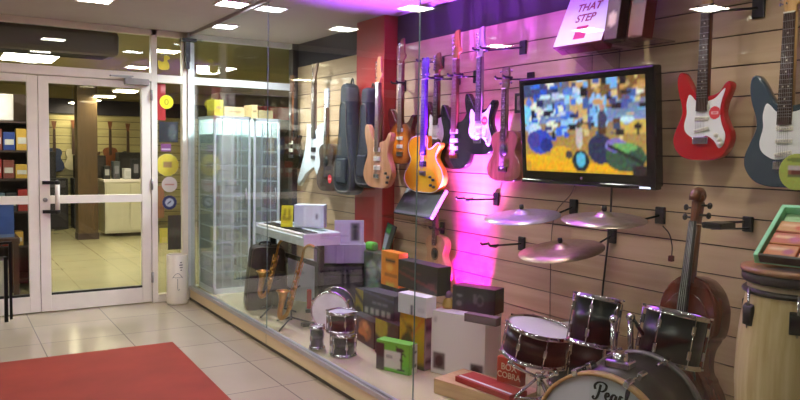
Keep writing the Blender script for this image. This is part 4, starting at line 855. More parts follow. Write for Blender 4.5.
# ================================================================ FAR END OF THE DISPLAY
# glass vitrines
M_vit = mat('vitrine_white', (216, 226, 226), .4, noise=.03); M_vitglass = glass_mat('vitrine_glass', (.9, .95, .95), .6, .22)
def vitrine(label, x0, x1, y0, y1, h, shelves):
    t = thing('vitrine', label, 'cabinet', (x0, y0, ZP), 0); w_, d_ = x1-x0, y1-y0
    f = MB(); s = .022
    for x in (0, w_-s):
        for y in (0, d_-s): f.box(x, y, 0, x+s, y+s, h, .002)
    f.box(0, 0, 0, w_, d_, .05); f.box(0, 0, h-.03, w_, d_, h); f.build('frame', M_vit, t)
    b = MB(); b.box(s, d_-.012, .05, w_-s, d_-.004, h-.03); b.build('back_panel', mat('vitrine_back', (220, 224, 208), .5), t)
    for k in range(1, shelves+1):
        z = .05+(h-.08)*k/(shelves+1); q = MB(); q.box(s*.5, .02, z-.006, w_-s*.5, d_-.014, z+.006); q.build('shelf', M_vit, t)
    g = MB(); g.box(s, .008, .05, w_-s, .012, h-.03); g.box(.008, s, .05, .012, d_-s, h-.03); g.build('pane', M_vitglass, t)
    g = MB()
    n_ = max(3, int(w_/.075))
    for i in range(1, n_): g.box(w_*i/n_-.0035, .012, .05, w_*i/n_+.0035, .02, h-.03)
    g.build('grid', M_vit, t)
    q = MB(); q.tube([(w_-.05, -.012, .85), (w_-.05, -.012, 1.0)], .006, 8); q.build('handle', M_steel, t)
    return t
vitrine('white glazed cabinet with many shelves in the corner of the display, left one', 2.13, 2.49, 6.60, 7.08, 1.68, 10)
vitrine('white glazed cabinet with many shelves, right one of two beside the dark case', 2.52, 2.79, 6.60, 7.08, 1.67, 10)
# stock seen on the shelves
for i in range(7):
    z = ZP+.05+1.60*(i+1)/11+.008
    t = thing('stock_box', 'small pale box inside the left white cabinet, on the %s shelf from the bottom' % ('first', 'second', 'third', 'fourth', 'fifth', 'sixth', 'seventh')[i], 'box', (2.20+.04*(i % 3), 6.70+.04*(i % 2), z), 0, 'pale boxes inside the left cabinet')
    b = MB(); b.box(0, 0, 0, .16, .2, .085, .003); b.build('carton', mat('pale_stock_%d' % (i % 2), [(206, 204, 176), (190, 198, 196)][i % 2], .6), t)
    b = MB(); b.box(.03, -.001, .02, .13, 0, .06); b.build('label_print', mat('pale_label', (150, 156, 150), .5), t)
# cardboard and yellow boxes on top
for (x, w_, h_, c, lab) in ((2.16, .09, .15, (186, 176, 60), 'yellow green upright box on top of the left cabinet'), (2.26, .2, .09, (206, 180, 132), 'wide kraft cardboard box on top of the left cabinet'), (2.53, .06, .13, (222, 196, 140), 'narrow cream box on top of the right cabinet'), (2.6, .15, .08, (150, 136, 96), 'low tan box on top of the right cabinet')):
    zb = ZP+(1.68 if x < 2.5 else 1.67); t = thing('storage_box', lab, 'box', (x, 6.68, zb+.002), R(2))
    b = MB(); b.box(0, 0, 0, w_, .2, h_, .003); b.build('carton', mat('kraft_%s' % x, c, .7), t)
    b = MB(); b.box(w_*.2, -.0015, h_*.45, w_*.8, 0, h_*.6); b.build('tape', mat('kraft_tape', (160, 140, 100), .4), t)

# dark soft case standing beside the cabinets
sc = thing('instrument_case', 'large dark instrument case standing in front of the white cabinets', 'case', (2.16, 5.80, ZP+.003), R(-14))
cs_out = smooth_loop([(x*.74, z*.78) for x, z in [(0, 0), (.2, 0), (.44, 0), (.46, .02), (.46, .3), (.44, .62), (.4, .69), (.3, .7), (.12, .7), (.05, .66), (.03, .5), (0, .3)]], 3)
b = MB(); b.prism(cs_out, 0, .17, .02); b.build('shell', mat('case_fabric', (44, 38, 32), .75, noise=.15, scale=40, bump=.2), sc)
b = MB(); b.tube(smooth_path([(.11, .08, .54), (.125, .08, .57), (.195, .08, .57), (.21, .08, .54)]), .009, 8); b.build('handle', M_black, sc)
b = MB(); b.tube([(p.x*.96+.01, -.001, p.y*.96+.012) for p in cs_out], .004, 5); b.build('zip', mat('zip_grey', (86, 80, 74), .4), sc)

# digital piano on its stand with a music rest
PZ = .86; a0 = Vector((2.33, 6.06, PZ)); pw = 1.02; pa_ = -PI/2
pn = thing('digital_piano', 'white digital piano with white box and papers on top', 'piano', (a0.x, a0.y, ZP), pa_); pd = .32; ph = PZ-ZP
b = MB(); b.box(0, 0, ph-.10, pw, pd, ph-.03, .006); b.box(0, .16, ph-.03, pw, pd, ph, .006); b.box(0, 0, ph-.03, .03, .16, ph-.005); b.box(pw-.03, 0, ph-.03, pw, .16, ph-.005); b.build('case', mat('piano_white', (216, 226, 226), .3, noise=.02), pn)
b = MB(); nk = 36; kw = (pw-.066)/nk
for i in range(nk): b.box(.033+i*kw+.0008, .012, ph-.03, .033+(i+1)*kw-.0008, .155, ph-.012)
b.build('white_keys', M_ivory, pn)
b = MB()
for i in range(nk-1):
    if i % 7 not in (2, 6): b.box(.033+(i+1)*kw-kw*.3, .06, ph-.012, .033+(i+1)*kw+kw*.3, .155, ph-.002)
b.build('black_keys', M_black, pn)
b = MB(); b.box(.1, .18, ph, pw-.1, .26, ph+.002); b.build('control_panel', mat('panel_teal', (70, 92, 92), .4), pn)
for x in (.005, pw-.045):
    b = MB(); b.box(x, .13, .03, x+.04, .18, ph-.10, .004); b.box(x-.005, 0, 0, x+.045, pd+.03, .03, .004); b.build('leg', M_blackm, pn)
b = MB(); b.box(.045, .145, .45, pw-.045, .165, .49, .003); b.build('crossbar', M_blackm, pn)
def on_piano(u, v, z=0): return Vector((a0.x, a0.y, PZ+z))+Vector((math.cos(pa_)*u-math.sin(pa_)*v, math.sin(pa_)*u+math.cos(pa_)*v, 0))
t = thing('white_box', 'white box with a yellow end standing on the digital piano', 'box', (2.44, 5.47, PZ+.003), R(-38))
b = MB(); b.box(0, 0, 0, .25, .12, .19, .004); b.build('carton', mat('cool_white_carton', (220, 232, 228), .5), t)
panel('printed_face', .245, .18, 26, 16, [('bg', (212, 226, 222)), ('rect', .72, .4, .82, .6, (70, 90, 96)), ('noise', 5)], t, (.002, -.0012, .005))
t2 = thing('yellow_card', 'bright yellow card standing on the piano against the white box', 'card', (2.36, 5.56, PZ+.003), (R(-8), 0, R(-38)))
b = MB(); b.box(0, 0, 0, .10, .004, .18, .001); b.build('card', mat('yellow_card', (222, 214, 40), .5), t2)
panel('printed_face', .094, .17, 10, 14, [('bg', (226, 216, 44)), ('text', .15, .3, .85, .85, 5, 7, (150, 140, 30)), ('noise', 8)], t2, (.003, -.0012, .005))

# black amplifier with a lilac carton and a poster card on it
am = thing('amplifier', 'black amplifier cabinet under the lilac carton, left of the red pillar', 'amplifier', (2.62, 5.44, ZP+.002), R(-25))
b = MB(); b.box(0, 0, 0, .42, .26, .42, .01); b.build('cabinet', mat('amp_tolex', (28, 26, 28), .7, noise=.2, scale=60), am)
b = MB(); b.box(.025, -.006, .03, .395, 0, .31, .003); b.build('grille', mat('amp_grille', (52, 48, 52), .8, noise=.2, scale=90), am)
b = MB(); b.box(.025, -.006, .33, .395, 0, .395); b.build('control_panel', mat('amp_panel', (96, 92, 98), .35, .5), am)
for i in range(6):
    b = MB(); b.M = Matrix.Translation((.07+i*.05, -.006, .362)) @ Matrix.Rotation(PI/2, 4, 'X'); b.lathe([(0, .014), (.009, .014), (.011, 0)], 12); b.build('knob', M_black, am)
lc = Vector(am.location)+Vector((0, 0, .424))
t = thing('lilac_carton', 'plain lilac grey carton lying on the black amplifier', 'box', lc, R(-25)); b = MB(); b.box(-.01, -.01, 0, .43, .25, .16, .003); b.build('carton', mat('lilac_carton', (176, 164, 190), .6, noise=.05), t)
b = MB(); b.box(.18, -.0115, 0, .24, -.01, .16); b.build('tape', mat('lilac_tape', (190, 180, 200), .3), t)
t = thing('poster_card', 'pale card printed with a dark standing figure, left of the red pillar', 'poster', lc+Vector((.16, -.04, .162)), (R(-6), 0, R(-25))); b = MB(); b.box(0, 0, 0, .25, .01, .20, .002); b.build('card', mat('lilac_white_card', (206, 196, 214), .6), t)
panel('printed_face', .244, .194, 22, 20, [('bg', (196, 186, 204)), ('rect', .55, .12, .85, .92, (110, 104, 110)), ('ell', .7, .72, .08, .1, (50, 46, 50)), ('rect', .62, .15, .78, .62, (60, 56, 62)), ('rect', .1, .3, .45, .36, (160, 150, 170)), ('noise', 8)], t, (.003, -.0012, .003))
# white carton standing behind the saxophones
carton('white_panel_carton', 'flat white carton standing behind the gold saxophones', 'box', (286, 300), (328, 306), (286, 258), ZP, .08, mat('pale_grey_carton', (190, 190, 198), .6), [('bg', (196, 196, 204)), ('rect', .5, 0, .52, 1, (150, 150, 158)), ('rect', .6, .55, .95, .9, (176, 176, 186)), ('noise', 4)], 'wpc', push=.02)

# saxophones on stands
def saxophone(label, foot, lean, turn, H=.62):
    t = thing('saxophone', label, 'saxophone', foot, (0, R(lean), turn))
    pts = smooth_path([(.0, 0, H), (0, 0, H*.7), (0, 0, H*.35), (0, 0, .10), (-.012, 0, .045), (-.04, 0, .022), (-.058, 0, .05), (-.064, 0, .11), (-.068, 0, .17), (-.078, 0, .23)], 5)
    L = len(pts); rs = [.010+.017*(i/(L-1))**1.1 for i in range(L)]
    for i in range(1, 7): rs[-i] = [.052, .042, .036, .032, .030, .028][i-1]
    b = MB(); b.tube(pts, rs, 14, False); b.build('body', M_brass, t)
    b = MB(); b.torus(.052, .004, 0, 22, 6); b.build('bell_rim', M_brass, t, (-.078, 0, .23), (0, R(-12), 0))
    b = MB(); b.tube(smooth_path([(0, 0, H-.01), (0, 0, H+.05), (.03, 0, H+.085), (.08, 0, H+.08)]), [.010]*18+[.008], 10); b.build('neck', M_brass, t)
    b = MB(); b.tube([(.07, 0, H+.082), (.13, 0, H+.06)], [.010, .006], 10); b.build('mouthpiece', M_black, t)
    for k in range(9):
        z = .12+k*(H-.17)/9; b = MB(); b.M = Matrix.Translation((.006*(-1)**k, -.022-.001*(8-k), z)) @ Matrix.Rotation(PI/2, 4, 'X'); rr = .018-.0009*k; b.lathe([(0, .006), (rr, .006), (rr, 0), (0, 0)], 14); b.build('key', M_brass, t)
    b = MB()
    for dx in (-.02, .02): b.tube([(dx, -.016, .12), (dx, -.014, H-.05)], .003, 6)
    b.build('rod', M_brass, t)
    return t
def sax_stand(label, foot, up):
    t = thing('saxophone_stand', label, 'stand', foot); b = MB(); b.tube([(0, 0, .05), (0, 0, up)], .008, 8); b.tube(smooth_path([(-.05, -.05, up+.02), (-.03, 0, up), (.03, 0, up), (.05, -.05, up+.02)]), .007, 8); b.build('upright', M_blackm, t)
    for i in range(3):
        a = R(100+120*i); b = MB(); b.tube([(0, 0, .07), (.2*math.cos(a), .2*math.sin(a), .008)], .007, 8); b.build('leg', M_blackm, t)
f1 = Vector((2.25, 5.56, ZP)); f2 = Vector((2.20, 5.08, ZP))
saxophone('gold saxophone leaning on its stand, left one by the dark case', f1+Vector((-.02, 0, .13)), 13, R(-32), .44)
sax_stand('black stand under the left saxophone', f1+Vector((.06, .05, 0)), .28)
saxophone('gold saxophone leaning on its stand, right one in front of the white carton', f2+Vector((0, 0, .05)), 14, R(-32), .54)
sax_stand('black stand with spread legs under the right saxophone', f2+Vector((.07, .05, 0)), .3)

# toy drum set
tf = Vector((-math.sin(R(40)), -math.cos(R(40)), 0)); tr = (-tf).cross(Vector((0, 0, 1))).normalized()
tp = Vector((2.46, 4.84, ZP)); td = thing('junior_bass_drum', 'small white headed bass drum of the toy drum set', 'drum', (tp.x, tp.y, ZP+.155), Matrix((tr, Vector((0, 0, 1)), tf)).transposed().to_euler())
b = MB(); b.lathe([(.135, 0), (.14, 0), (.14, -.2), (.135, -.2)], 36); b.build('shell', mat('grey_toy_shell', (66, 66, 74), .3, .3), td)
b = MB(); b.lathe([(0, .004), (.13, .003), (.14, 0)], 36); b.build('head', mat('toy_head', (236, 234, 236), .5), td)
for z in (0, -.2):
    b = MB(); b.torus(.145, .008, z, 36, 8); b.build('hoop', M_chrome, td)
for i in range(6):
    b = MB(); b.M = Matrix.Rotation(R(30+60*i), 4, 'Z'); b.box(.14, -.01, -.05, .165, .01, .015, .004); b.build('claw', M_chrome, td)
for s_ in (-1, 1):
    b = MB(); b.tube([(s_*.1, -.1, -.08), (s_*.15, -.15, 0)], .006, 8); b.build('spur', M_chrome, td)
up = Vector((0, 0, 1)); M_toy = mat('toy_black_shell', (36, 32, 38), .35, noise=.1)
q1 = onz(339, 356, ZP)
drum('junior_floor_tom', 'lower black toy drum standing on the display floor', (q1.x+.03, q1.y, ZP+.14), .078, .125, up, M_toy, 6, M_headf, None)
drum('junior_tom', 'upper black toy drum stacked on the lower one in front of the small bass drum', (q1.x+.03, q1.y+.03, ZP+.285), .09, .115, up, M_toy, 6, M_headf, None)
q2 = onz(317, 349, ZP)
drum('junior_tom', 'smallest black toy drum, standing left of the two stacked ones', (q2.x, q2.y, ZP+.15), .048, .13, up, M_toy, 4, M_headf, None)
t = thing('red_pedal', 'small red pedal in front of the white carton beside the right saxophone', 'pedal', onz(309, 312, ZP)+Vector((0, 0, .003)), R(-25))
b = MB(); b.box(-.03, -.05, 0, .03, .05, .03, .006); b.build('base', M_black, t); b = MB(); b.box(-.02, -.03, .03, .02, .03, .19, .006); b.build('lever', mat('red_plastic', (176, 36, 44), .4), t)

# black gig bags hanging by the pillar
def gig_bag(label, Y, z0, c, X=3.06, sc=1.0, s=0):
    t = thing('gig_bag', label, 'bag', (X, Y, z0), (0, 0, -PI/2)); o = smooth_loop([(0, 0), (.13, .01), (.19, .08), (.19, .24), (.15, .38), (.12, .5), (.08, .72), (.07, .95), (.03, 1.0), (-.03, 1.0), (-.07, .95), (-.08, .72), (-.12, .5), (-.15, .38), (-.19, .24), (-.19, .08), (-.13, .01)], 4)
    o = [(p.x*sc, p.y*sc) for p in o]; b = MB(); b.prism(o, -.13, 0, .03); b.build('bag', mat('gig_bag_%d' % s, c, .7, noise=.2, scale=24, bump=.3), t)
    b = MB(); oo = [(p[0]*.8, p[1]*.8+.03) for p in o][:len(o)]; b.tube([(p[0], -.131, p[1]) for p in oo]+[(oo[0][0], -.131, oo[0][1])], .005, 5); b.build('zip', mat('zip_grey', (86, 80, 74), .4), t)
    b = MB(); b.box(-.1*sc, -.15, .1*sc, .1*sc, -.125, .34*sc, .02); b.build('pocket', mat('gig_bag_%d' % s, c), t)
    b = MB(); b.tube(smooth_path([(-.03, -.04, 1.0*sc-.01), (0, -.04, 1.05*sc), (.03, -.04, 1.0*sc-.01)]), .008, 8); b.build('loop', M_black, t)
gig_bag('dark grey padded gig bag hanging left of the red pillar', 5.56, 1.12, (40, 46, 52), 3.06, .96, 0)
gig_bag('dark navy padded gig bag hanging in front of the red pillar', 5.2, 1.2, (28, 28, 46), 3.06, .82, 1)

# ================================================================ ENTRANCE: BIN, RUG, STAND, STICKERS
bn = thing('umbrella_bin', 'white cylindrical umbrella bin with a drawn umbrella beside the door', 'bin', (1.895, YD-.16, 0))
b = MB(); b.lathe([(0, .004), (.093, .004), (.097, 0), (.099, .02), (.099, .475), (.094, .478), (.092, .47), (.092, .05), (0, .05)], 40); b.build('body', mat('bin_white', (232, 224, 208), .45, noise=.03), bn)
ink = mat('bin_ink', (96, 96, 92), .5); b = MB()
def onb(a, z): a = R(a); return (.1*math.sin(a), -.1*math.cos(a), z)
b.tube([onb(-40+6*k, .26+.045*math.sin(PI*k/9)) for k in range(10)], .0022, 5); b.tube([onb(-40+6*k, .26+.010*abs(math.sin(PI*k/3))) for k in range(10)], .0018, 5)
b.tube([onb(-13, .255), onb(-13, .16), onb(-9, .14), onb(-4, .145), onb(-3, .155)], .0022, 5); b.build('umbrella_drawing', ink, bn)
b = MB()
for k, (a, z, w_) in enumerate(((8, .41, 10), (4, .385, 18), (6, .36, 16), (10, .335, 8))): b.tube([onb(a+w_*j/4-8, z) for j in range(5)], .005, 5)
b.build('printed_patch', mat('bin_patch', (110, 104, 96), .5), bn)
# rug
rg = MB(); c0 = onz(-30, 368, 0); c1 = onz(172.5, 343, 0); c2 = onz(232, 402, 0); 
dr = (c1-Vector((c1.x-1, c1.y-.02, 0))).normalized(); ex = Vector((-1, .015, 0)).normalized(); ey = (c2-c1).normalized()
P = [c1, c1+ex*2.4, c1+ex*2.4+ey*2.0, c1+ey*2.0]
bt = [rg.v((p.x, p.y, .001)) for p in P]; tp_ = [rg.v((p.x, p.y, .010)) for p in P]
rg.f(tp_); rg.f(bt[::-1])
for k in range(4): rg.f([bt[k], bt[(k+1) % 4], tp_[(k+1) % 4], tp_[k]])
tag(rg.build('rug', mat('red_carpet', (136, 48, 32), .9, noise=.16, scale=2.2, bump=.15)), 'plain red carpet runner on the tiled entrance floor', 'rug')
# dark stand at the left edge
sp_ = onz(6, 322, 0); st = thing('sign_stand', 'thin black metal stand at the left edge in front of the doors', 'stand', (sp_.x+.02, min(sp_.y, YD-.2), 0))
b = MB(); b.bar((.02, 0, .02), (.02, 0, .68), .022); b.build('post', M_blackm, st); b = MB(); b.bar((-.02, -.06, .012), (-.015, -.02, .56), .03); b.build('leg', M_blackm, st); b = MB(); b.bar((-.2, -.02, .67), (.035, 0, .68), .02); b.build('rail', M_blackm, st)
b = MB(); b.bar((-.22, -.06, .012), (-.2, -.02, .67), .022); b.bar((-.22, -.06, .012), (-.2, .12, .012), .02); b.build('foot', M_blackm, st)

# stickers and notices on the narrow side pane
YS = YD-.006
def sticker(label, px, py, r_, ops, name='round_sticker', seed=1):
    p = ony(px, py, YS); t = thing(name, label, 'sticker', (p.x, YS, p.z)); b = MB(); b.M = Matrix.Rotation(PI/2, 4, 'X'); b.lathe([(0, .0012), (r_, .0012), (r_, 0)], 30); b.build('backing', mat('sticker_backing', (220, 215, 200), .4), t)
    panel('print', 2*r_*.98, 2*r_*.98, 26, 26, ops, t, (-r_*.98, -.0018, -r_*.98), disc=True, seed=seed)
sticker('yellow round sticker high on the narrow side pane', 166.5, 102, .066, [('bg', (222, 212, 30)), ('ell', .5, .5, .16, .22, (150, 140, 30)), ('ell', .5, .5, .09, .14, (226, 216, 40))])
sticker('large yellow round sticker with a brown centre, middle of the side pane', 167.5, 165, .108, [('bg', (206, 190, 70)), ('rect', .28, .4, .72, .66, (140, 116, 70)), ('ell', .5, .5, .38, .38, (206, 190, 70)), ('rect', .3, .4, .7, .64, (150, 120, 80)), ('noise', 8)])
sticker('white round sticker under the large yellow one', 169.5, 184.5, .075, [('bg', (214, 204, 196)), ('rect', .2, .45, .8, .55, (190, 120, 110)), ('noise', 6)])
sticker('dark blue round sticker with white centre, lowest of the row', 169.5, 202.5, .07, [('bg', (54, 60, 104)), ('ell', .5, .5, .3, .3, (190, 200, 214)), ('line', .35, .4, .6, .6, .06, (54, 60, 104))])
def notice(label, x0, y0, x1, y1, ops, nx=14, ny=18):
    a, b_ = ony(x0, y1, YS), ony(x1, y0, YS); t = thing('paper_notice', label, 'notice', (a.x, YS, a.z)); b = MB(); b.box(0, 0, 0, b_.x-a.x, .0015, b_.z-a.z); b.build('sheet', mat('notice_sheet', (200, 190, 170), .6), t)
    panel('print', b_.x-a.x, b_.z-a.z, nx, ny, ops, t, (0, -.0008, 0))
notice('red notice at the top left of the narrow side pane', 154.8, 84, 165.5, 120, [('bg', (160, 34, 34)), ('rect', .6, .8, 1, .95, (190, 120, 120)), ('noise', 5)])
notice('black poster in the middle of the narrow side pane', 159, 122, 178, 142, [('bg', (38, 40, 44)), ('ell', .7, .5, .2, .4, (74, 78, 80)), ('noise', 8)])
notice('small violet notice under the black poster', 161, 144, 171, 151.5, [('bg', (120, 70, 120)), ('rect', .1, .2, .9, .4, (190, 170, 190)), ('noise', 12)])
notice('tan cardboard notice low on the narrow side pane', 155, 186, 164, 218, [('bg', (164, 118, 74)), ('rect', 0, .3, 1, .36, (130, 90, 60)), ('noise', 8)])
notice('yellow paper slip low on the narrow side pane', 159.5, 228, 167.5, 243, [('bg', (214, 204, 80)), ('rect', .3, 0, .9, .4, (224, 214, 110)), ('noise', 8)])
notice('dark notice low beside the yellow slip', 168, 215, 181, 250, [('bg', (74, 70, 60)), ('rect', .1, .4, .9, .6, (96, 92, 80)), ('noise', 8)])
p = ony(164, 64, YS); t = tag(MB().prism(smooth_loop([(-.045, -.05), (.04, -.05), (.05, .0), (.03, .035), (.055, .05), (.05, .075), (.02, .085), (.0, .07), (.0, .03), (-.02, .02), (-.055, .03)], 3), -.0015, 0).build('yellow_decal', mat('yellow_decal', (226, 210, 60), .5), None, (p.x, YS, p.z)), 'yellow bird shaped decal on the small upper side pane', 'sticker')
# round green sticker on the display glass at the right edge
pp = onx(797, 172, XG-.006); rr = .052
t = thing('round_sticker', 'round lime green sticker with a small picture on the display glass at the right edge', 'sticker', pp, (0, 0, -PI/2)); b = MB(); b.M = Matrix.Rotation(PI/2, 4, 'X'); b.lathe([(0, .0012), (rr, .0012), (rr, 0)], 36); b.build('backing', mat('lime_backing', (170, 190, 90), .4), t)
panel('print', 2*rr*.98, 2*rr*.98, 40, 40, [('bg', (172, 192, 96)), ('ell', .5, .84, .3, .06, (120, 140, 70)), ('rect', .24, .34, .8, .68, (150, 100, 84)), ('rect', .24, .55, .8, .68, (200, 196, 200)), ('rect', .36, .42, .62, .56, (110, 60, 56)), ('rect', .24, .34, .8, .42, (110, 120, 80)), ('noise', 10)], t, (-rr*.98, -.0018, -rr*.98), disc=True)

# ================================================================ SHOP BEHIND THE GLASS DOORS
cols = [(120, 70, 40), (30, 30, 34), (170, 120, 60), (110, 30, 30), (50, 60, 90), (190, 180, 150), (70, 44, 30)]
proto = None
rs = random.Random(5)
for i, x in enumerate([.45+.33*k for k in range(9)]):
    t = thing('hung_guitar', '%s guitar hanging on the slatted back wall of the shop, %s from the left' % (('brown', 'black', 'amber', 'dark red', 'blue', 'cream', 'dark brown')[i % 7], ('first', 'second', 'third', 'fourth', 'fifth', 'sixth', 'seventh', 'eighth', 'ninth')[i]), 'guitar', (x, BACK-.03, 1.02+.03*(i % 2)), 0, 'guitars on the back wall of the shop')
    o = [STRAT, FIG8, LESPAUL][i % 3]; b = MB(); b.prism(smooth_loop(o, 3), -.06, -.015, .005); b.build('body', mat('far_guitar_%d' % (i % 7), cols[i % 7], .3), t)
    b = MB(); b.prism([(-.028, .3), (.028, .3), (.022, .8), (-.022, .8)], -.075, -.05); b.build('neck', M_rose, t)
    b = MB(); b.prism([(-.02, .8), (.02, .8), (.045, .95), (-.045, .95)], -.06, -.045); b.build('headstock', M_mahog, t)
for i, x in enumerate((.5, 1.25, 2.0, 2.75)):
    t = thing('amplifier', 'black amplifier on the floor along the back wall of the shop, %s from the left' % ('first', 'second', 'third', 'fourth')[i], 'amplifier', (x, BACK-.75, 0), 0, 'amplifiers along the back wall'); b = MB(); b.box(0, 0, 0, .66, .4, .92, .01); b.build('cabinet', MATS['amp_tolex'], t); b = MB(); b.box(.04, -.006, .05, .62, 0, .72); b.build('grille', MATS['amp_grille'], t); b = MB(); b.box(.04, -.006, .76, .62, 0, .88); b.build('control_panel', MATS['amp_panel'], t)
for i, x in enumerate((.55, 1.2, 2.05, 2.8)):
    t = thing('speaker_cabinet', 'black speaker cabinet on top of the back wall amplifiers, %s from the left' % ('first', 'second', 'third', 'fourth')[i], 'speaker', (x, BACK-.7, .922), 0, 'speaker cabinets on the amplifiers'); b = MB(); b.box(0, 0, 0, .52, .35, .42+.06*(i % 2), .01); b.build('cabinet', MATS['amp_tolex'], t); b = MB(); b.box(.04, -.006, .05, .48, 0, .38); b.build('grille', MATS['amp_grille'], t)
ctr = thing('shop_counter', 'white counter unit in the shop seen through the right door', 'counter', (2.26, 12.7, 0)); b = MB(); b.box(0, 0, .06, .8, .6, .92, .004); b.build('cabinet', mat('counter_cream', (196, 190, 162), .4, noise=.03), ctr); b = MB(); b.box(-.02, -.02, .92, .82, .62, .96, .004); b.build('worktop', M_white, ctr)
for k in range(2):
    b = MB(); b.box(.02+k*.39, -.018, .1, .38+k*.39, 0, .89, .003); dd = b.build('door', mat('counter_cream', (214, 206, 170)), ctr); b = MB(); b.tube([(.33+k*.39, -.03, .6), (.33+k*.39, -.03, .75)], .006, 8); b.build('handle', M_steel, dd)
for i, (x, h_, c) in enumerate(((2.0, .22, (40, 40, 44)), (2.28, .3, (70, 74, 78)), (2.6, .18, (200, 200, 200)), (2.85, .34, (34, 36, 40)), (3.15, .2, (90, 60, 50)))):
    t = thing('counter_item', ['short black box on the white shop counter', 'grey box on the white shop counter', 'low pale box on the white shop counter', 'tall black box on the white shop counter', 'brown box at the right end of the white shop counter'][i], 'box', (x+.27-(x-2.0)*.45, 12.85, .962)); b = MB(); b.box(0, 0, 0, .11, .2, h_, .004); b.build('carton', mat('counter_item_%d' % i, c, .4), t); b = MB(); b.box(.02, -.0015, h_*.3, .09, 0, h_*.75); b.build('label_print', mat('label_%d' % (i % 2), [(180, 180, 180), (120, 120, 130)][i % 2], .5), t)
t = thing('wooden_column', 'tan wooden column standing in the shop behind the right door', 'column', (1.82, 12.5, 0)); b = MB(); b.box(0, 0, 0, .3, .3, ZC-.002, .004); b.build('shaft', wood('column_wood', (74, 56, 32), (92, 70, 42), .4), t); b = MB(); b.box(-.01, -.01, 0, .31, .31, .1); b.build('plinth', MATS['groove_dark'], t)
# rack of accessories behind the left door
rk = thing('accessory_rack', 'dark shelf rack crowded with boxes behind the left door', 'rack', (-.35, 8.35, 0)); 
b = MB(); 
for x in (0, 1.15): b.box(x, 0, 0, x+.03, .45, 2.05)
b.box(.03, .43, 0, 1.15, .45, 2.05); b.build('frame', mat('rack_dark', (60, 44, 38), .5), rk)
for z in (.12, .46, .82, 1.16, 1.45, 1.75):
    b = MB(); b.box(.03, 0, z-.02, 1.15, .43, z); b.build('shelf', mat('rack_dark', (60, 44, 38)), rk)
rr_ = random.Random(3); pal = [(150, 40, 34), (40, 60, 120), (200, 190, 180), (30, 30, 34), (190, 150, 60), (90, 110, 120), (120, 60, 50), (60, 80, 60)]
shelf_names = {.46: 'second shelf', .82: 'third shelf', 1.16: 'fourth shelf', 1.45: 'fifth shelf'}
for z, hm in ((.46, .28), (.82, .28), (1.16, .22), (1.45, .24)):
    x = -.29
    while x < .70:
        w_ = rr_.uniform(.06, .15); h_ = rr_.uniform(.5, .95)*hm; c = rr_.choice(pal)
        t = thing('accessory_box', 'small %s accessory box on the %s of the rack behind the left door' % (('red', 'blue', 'pale grey', 'black', 'ochre', 'slate', 'rust', 'green')[pal.index(c)], shelf_names[z]), 'box', (x, 8.40, z+.002), 0, 'accessory boxes on the %s' % shelf_names[z])
        b = MB(); b.box(0, 0, 0, w_-.012, .18, h_, .003); b.build('carton', mat('accessory_%d' % pal.index(c), c, .5), t)
        b = MB(); b.box(.012, -.0015, h_*.3, w_-.024, 0, h_*.6); b.build('label_print', mat('pale_print', (190, 184, 170), .5), t); x += w_
t = thing('white_speaker', 'white loudspeaker box with a dark oval on the top shelf behind the left door', 'speaker', (.16, 8.36, 1.752)); b = MB(); b.box(0, 0, 0, .46, .26, .27, .01); b.build('cabinet', mat('speaker_white', (196, 188, 182), .5), t)
b = MB(); b.M = Matrix.Translation((.2, -.002, .14)) @ Matrix.Rotation(PI/2, 4, 'X') @ Matrix.Scale(1.5, 4, (1, 0, 0)); b.lathe([(0, .002), (.07, .002), (.08, 0)], 24); b.build('cone', mat('cone_dark', (70, 62, 58), .6), t)
t = thing('blue_panel', 'blue framed panel standing low behind the left door', 'panel', (-.3, 8.0, .60)); b = MB(); b.box(0, 0, 0, .88, .03, .36, .004); b.build('board', mat('blue_board', (62, 92, 160), .35), t); b = MB(); b.box(0, -.004, .32, .88, .0, .36); b.box(0, -.004, 0, .88, 0, .03); b.build('frame', mat('pale_blue_edge', (120, 140, 180), .4), t)
tb = thing('low_table', 'dark brown low table with white box underneath behind the left door', 'table', (-.3, 7.9, 0)); b = MB(); b.box(0, 0, .54, .92, .4, .598, .004); b.build('tabletop', mat('table_brown', (70, 44, 34), .4), tb)
for x in (.01, .86):
    for y in (.01, .34):
        b = MB(); b.box(x, y, 0, x+.05, y+.05, .54); b.build('leg', mat('table_brown', (70, 44, 34)), tb)
t = thing('white_case', 'white box with a grey square on the floor under the low table', 'box', (.02, 7.95, .002)); b = MB(); b.box(0, 0, 0, .5, .28, .38, .006); b.build('carton', mat('case_white', (190, 182, 172), .5), t); b = MB(); b.box(.3, -.002, .22, .4, 0, .3); b.build('label_print', mat('case_grey', (90, 84, 80), .5), t)
# things seen beyond the end partition
t = thing('red_fascia', 'red fascia board in the shop seen over the white cabinets', 'sign', (3.15, 8.5, 1.88)); b = MB(); b.box(0, 0, 0, 1.2, .06, .16, .004); b.build('board', mat('fascia_red', (190, 34, 38), .4), t); b = MB(); b.box(0, .0, -.1, 1.2, .06, -.002); b.build('lower_board', mat('fascia_dark', (40, 34, 34), .5), t)
b = MB(); b.box(2.9, 8.8, 0, 5.2, 9.1, 2.2, .01); t = tag(b.build('shop_cupboard', mat('cupboard_dark', (70, 62, 58), .5)), 'tall dark cupboard in the shop beyond the end of the display', 'cupboard')
for k in range(4):
    b = MB(); b.box(2.93+k*.57, 8.78, .05, 3.47+k*.57, 8.8, 2.15, .004); dd = b.build('door', mat('cupboard_door', (84, 74, 68), .5), t)

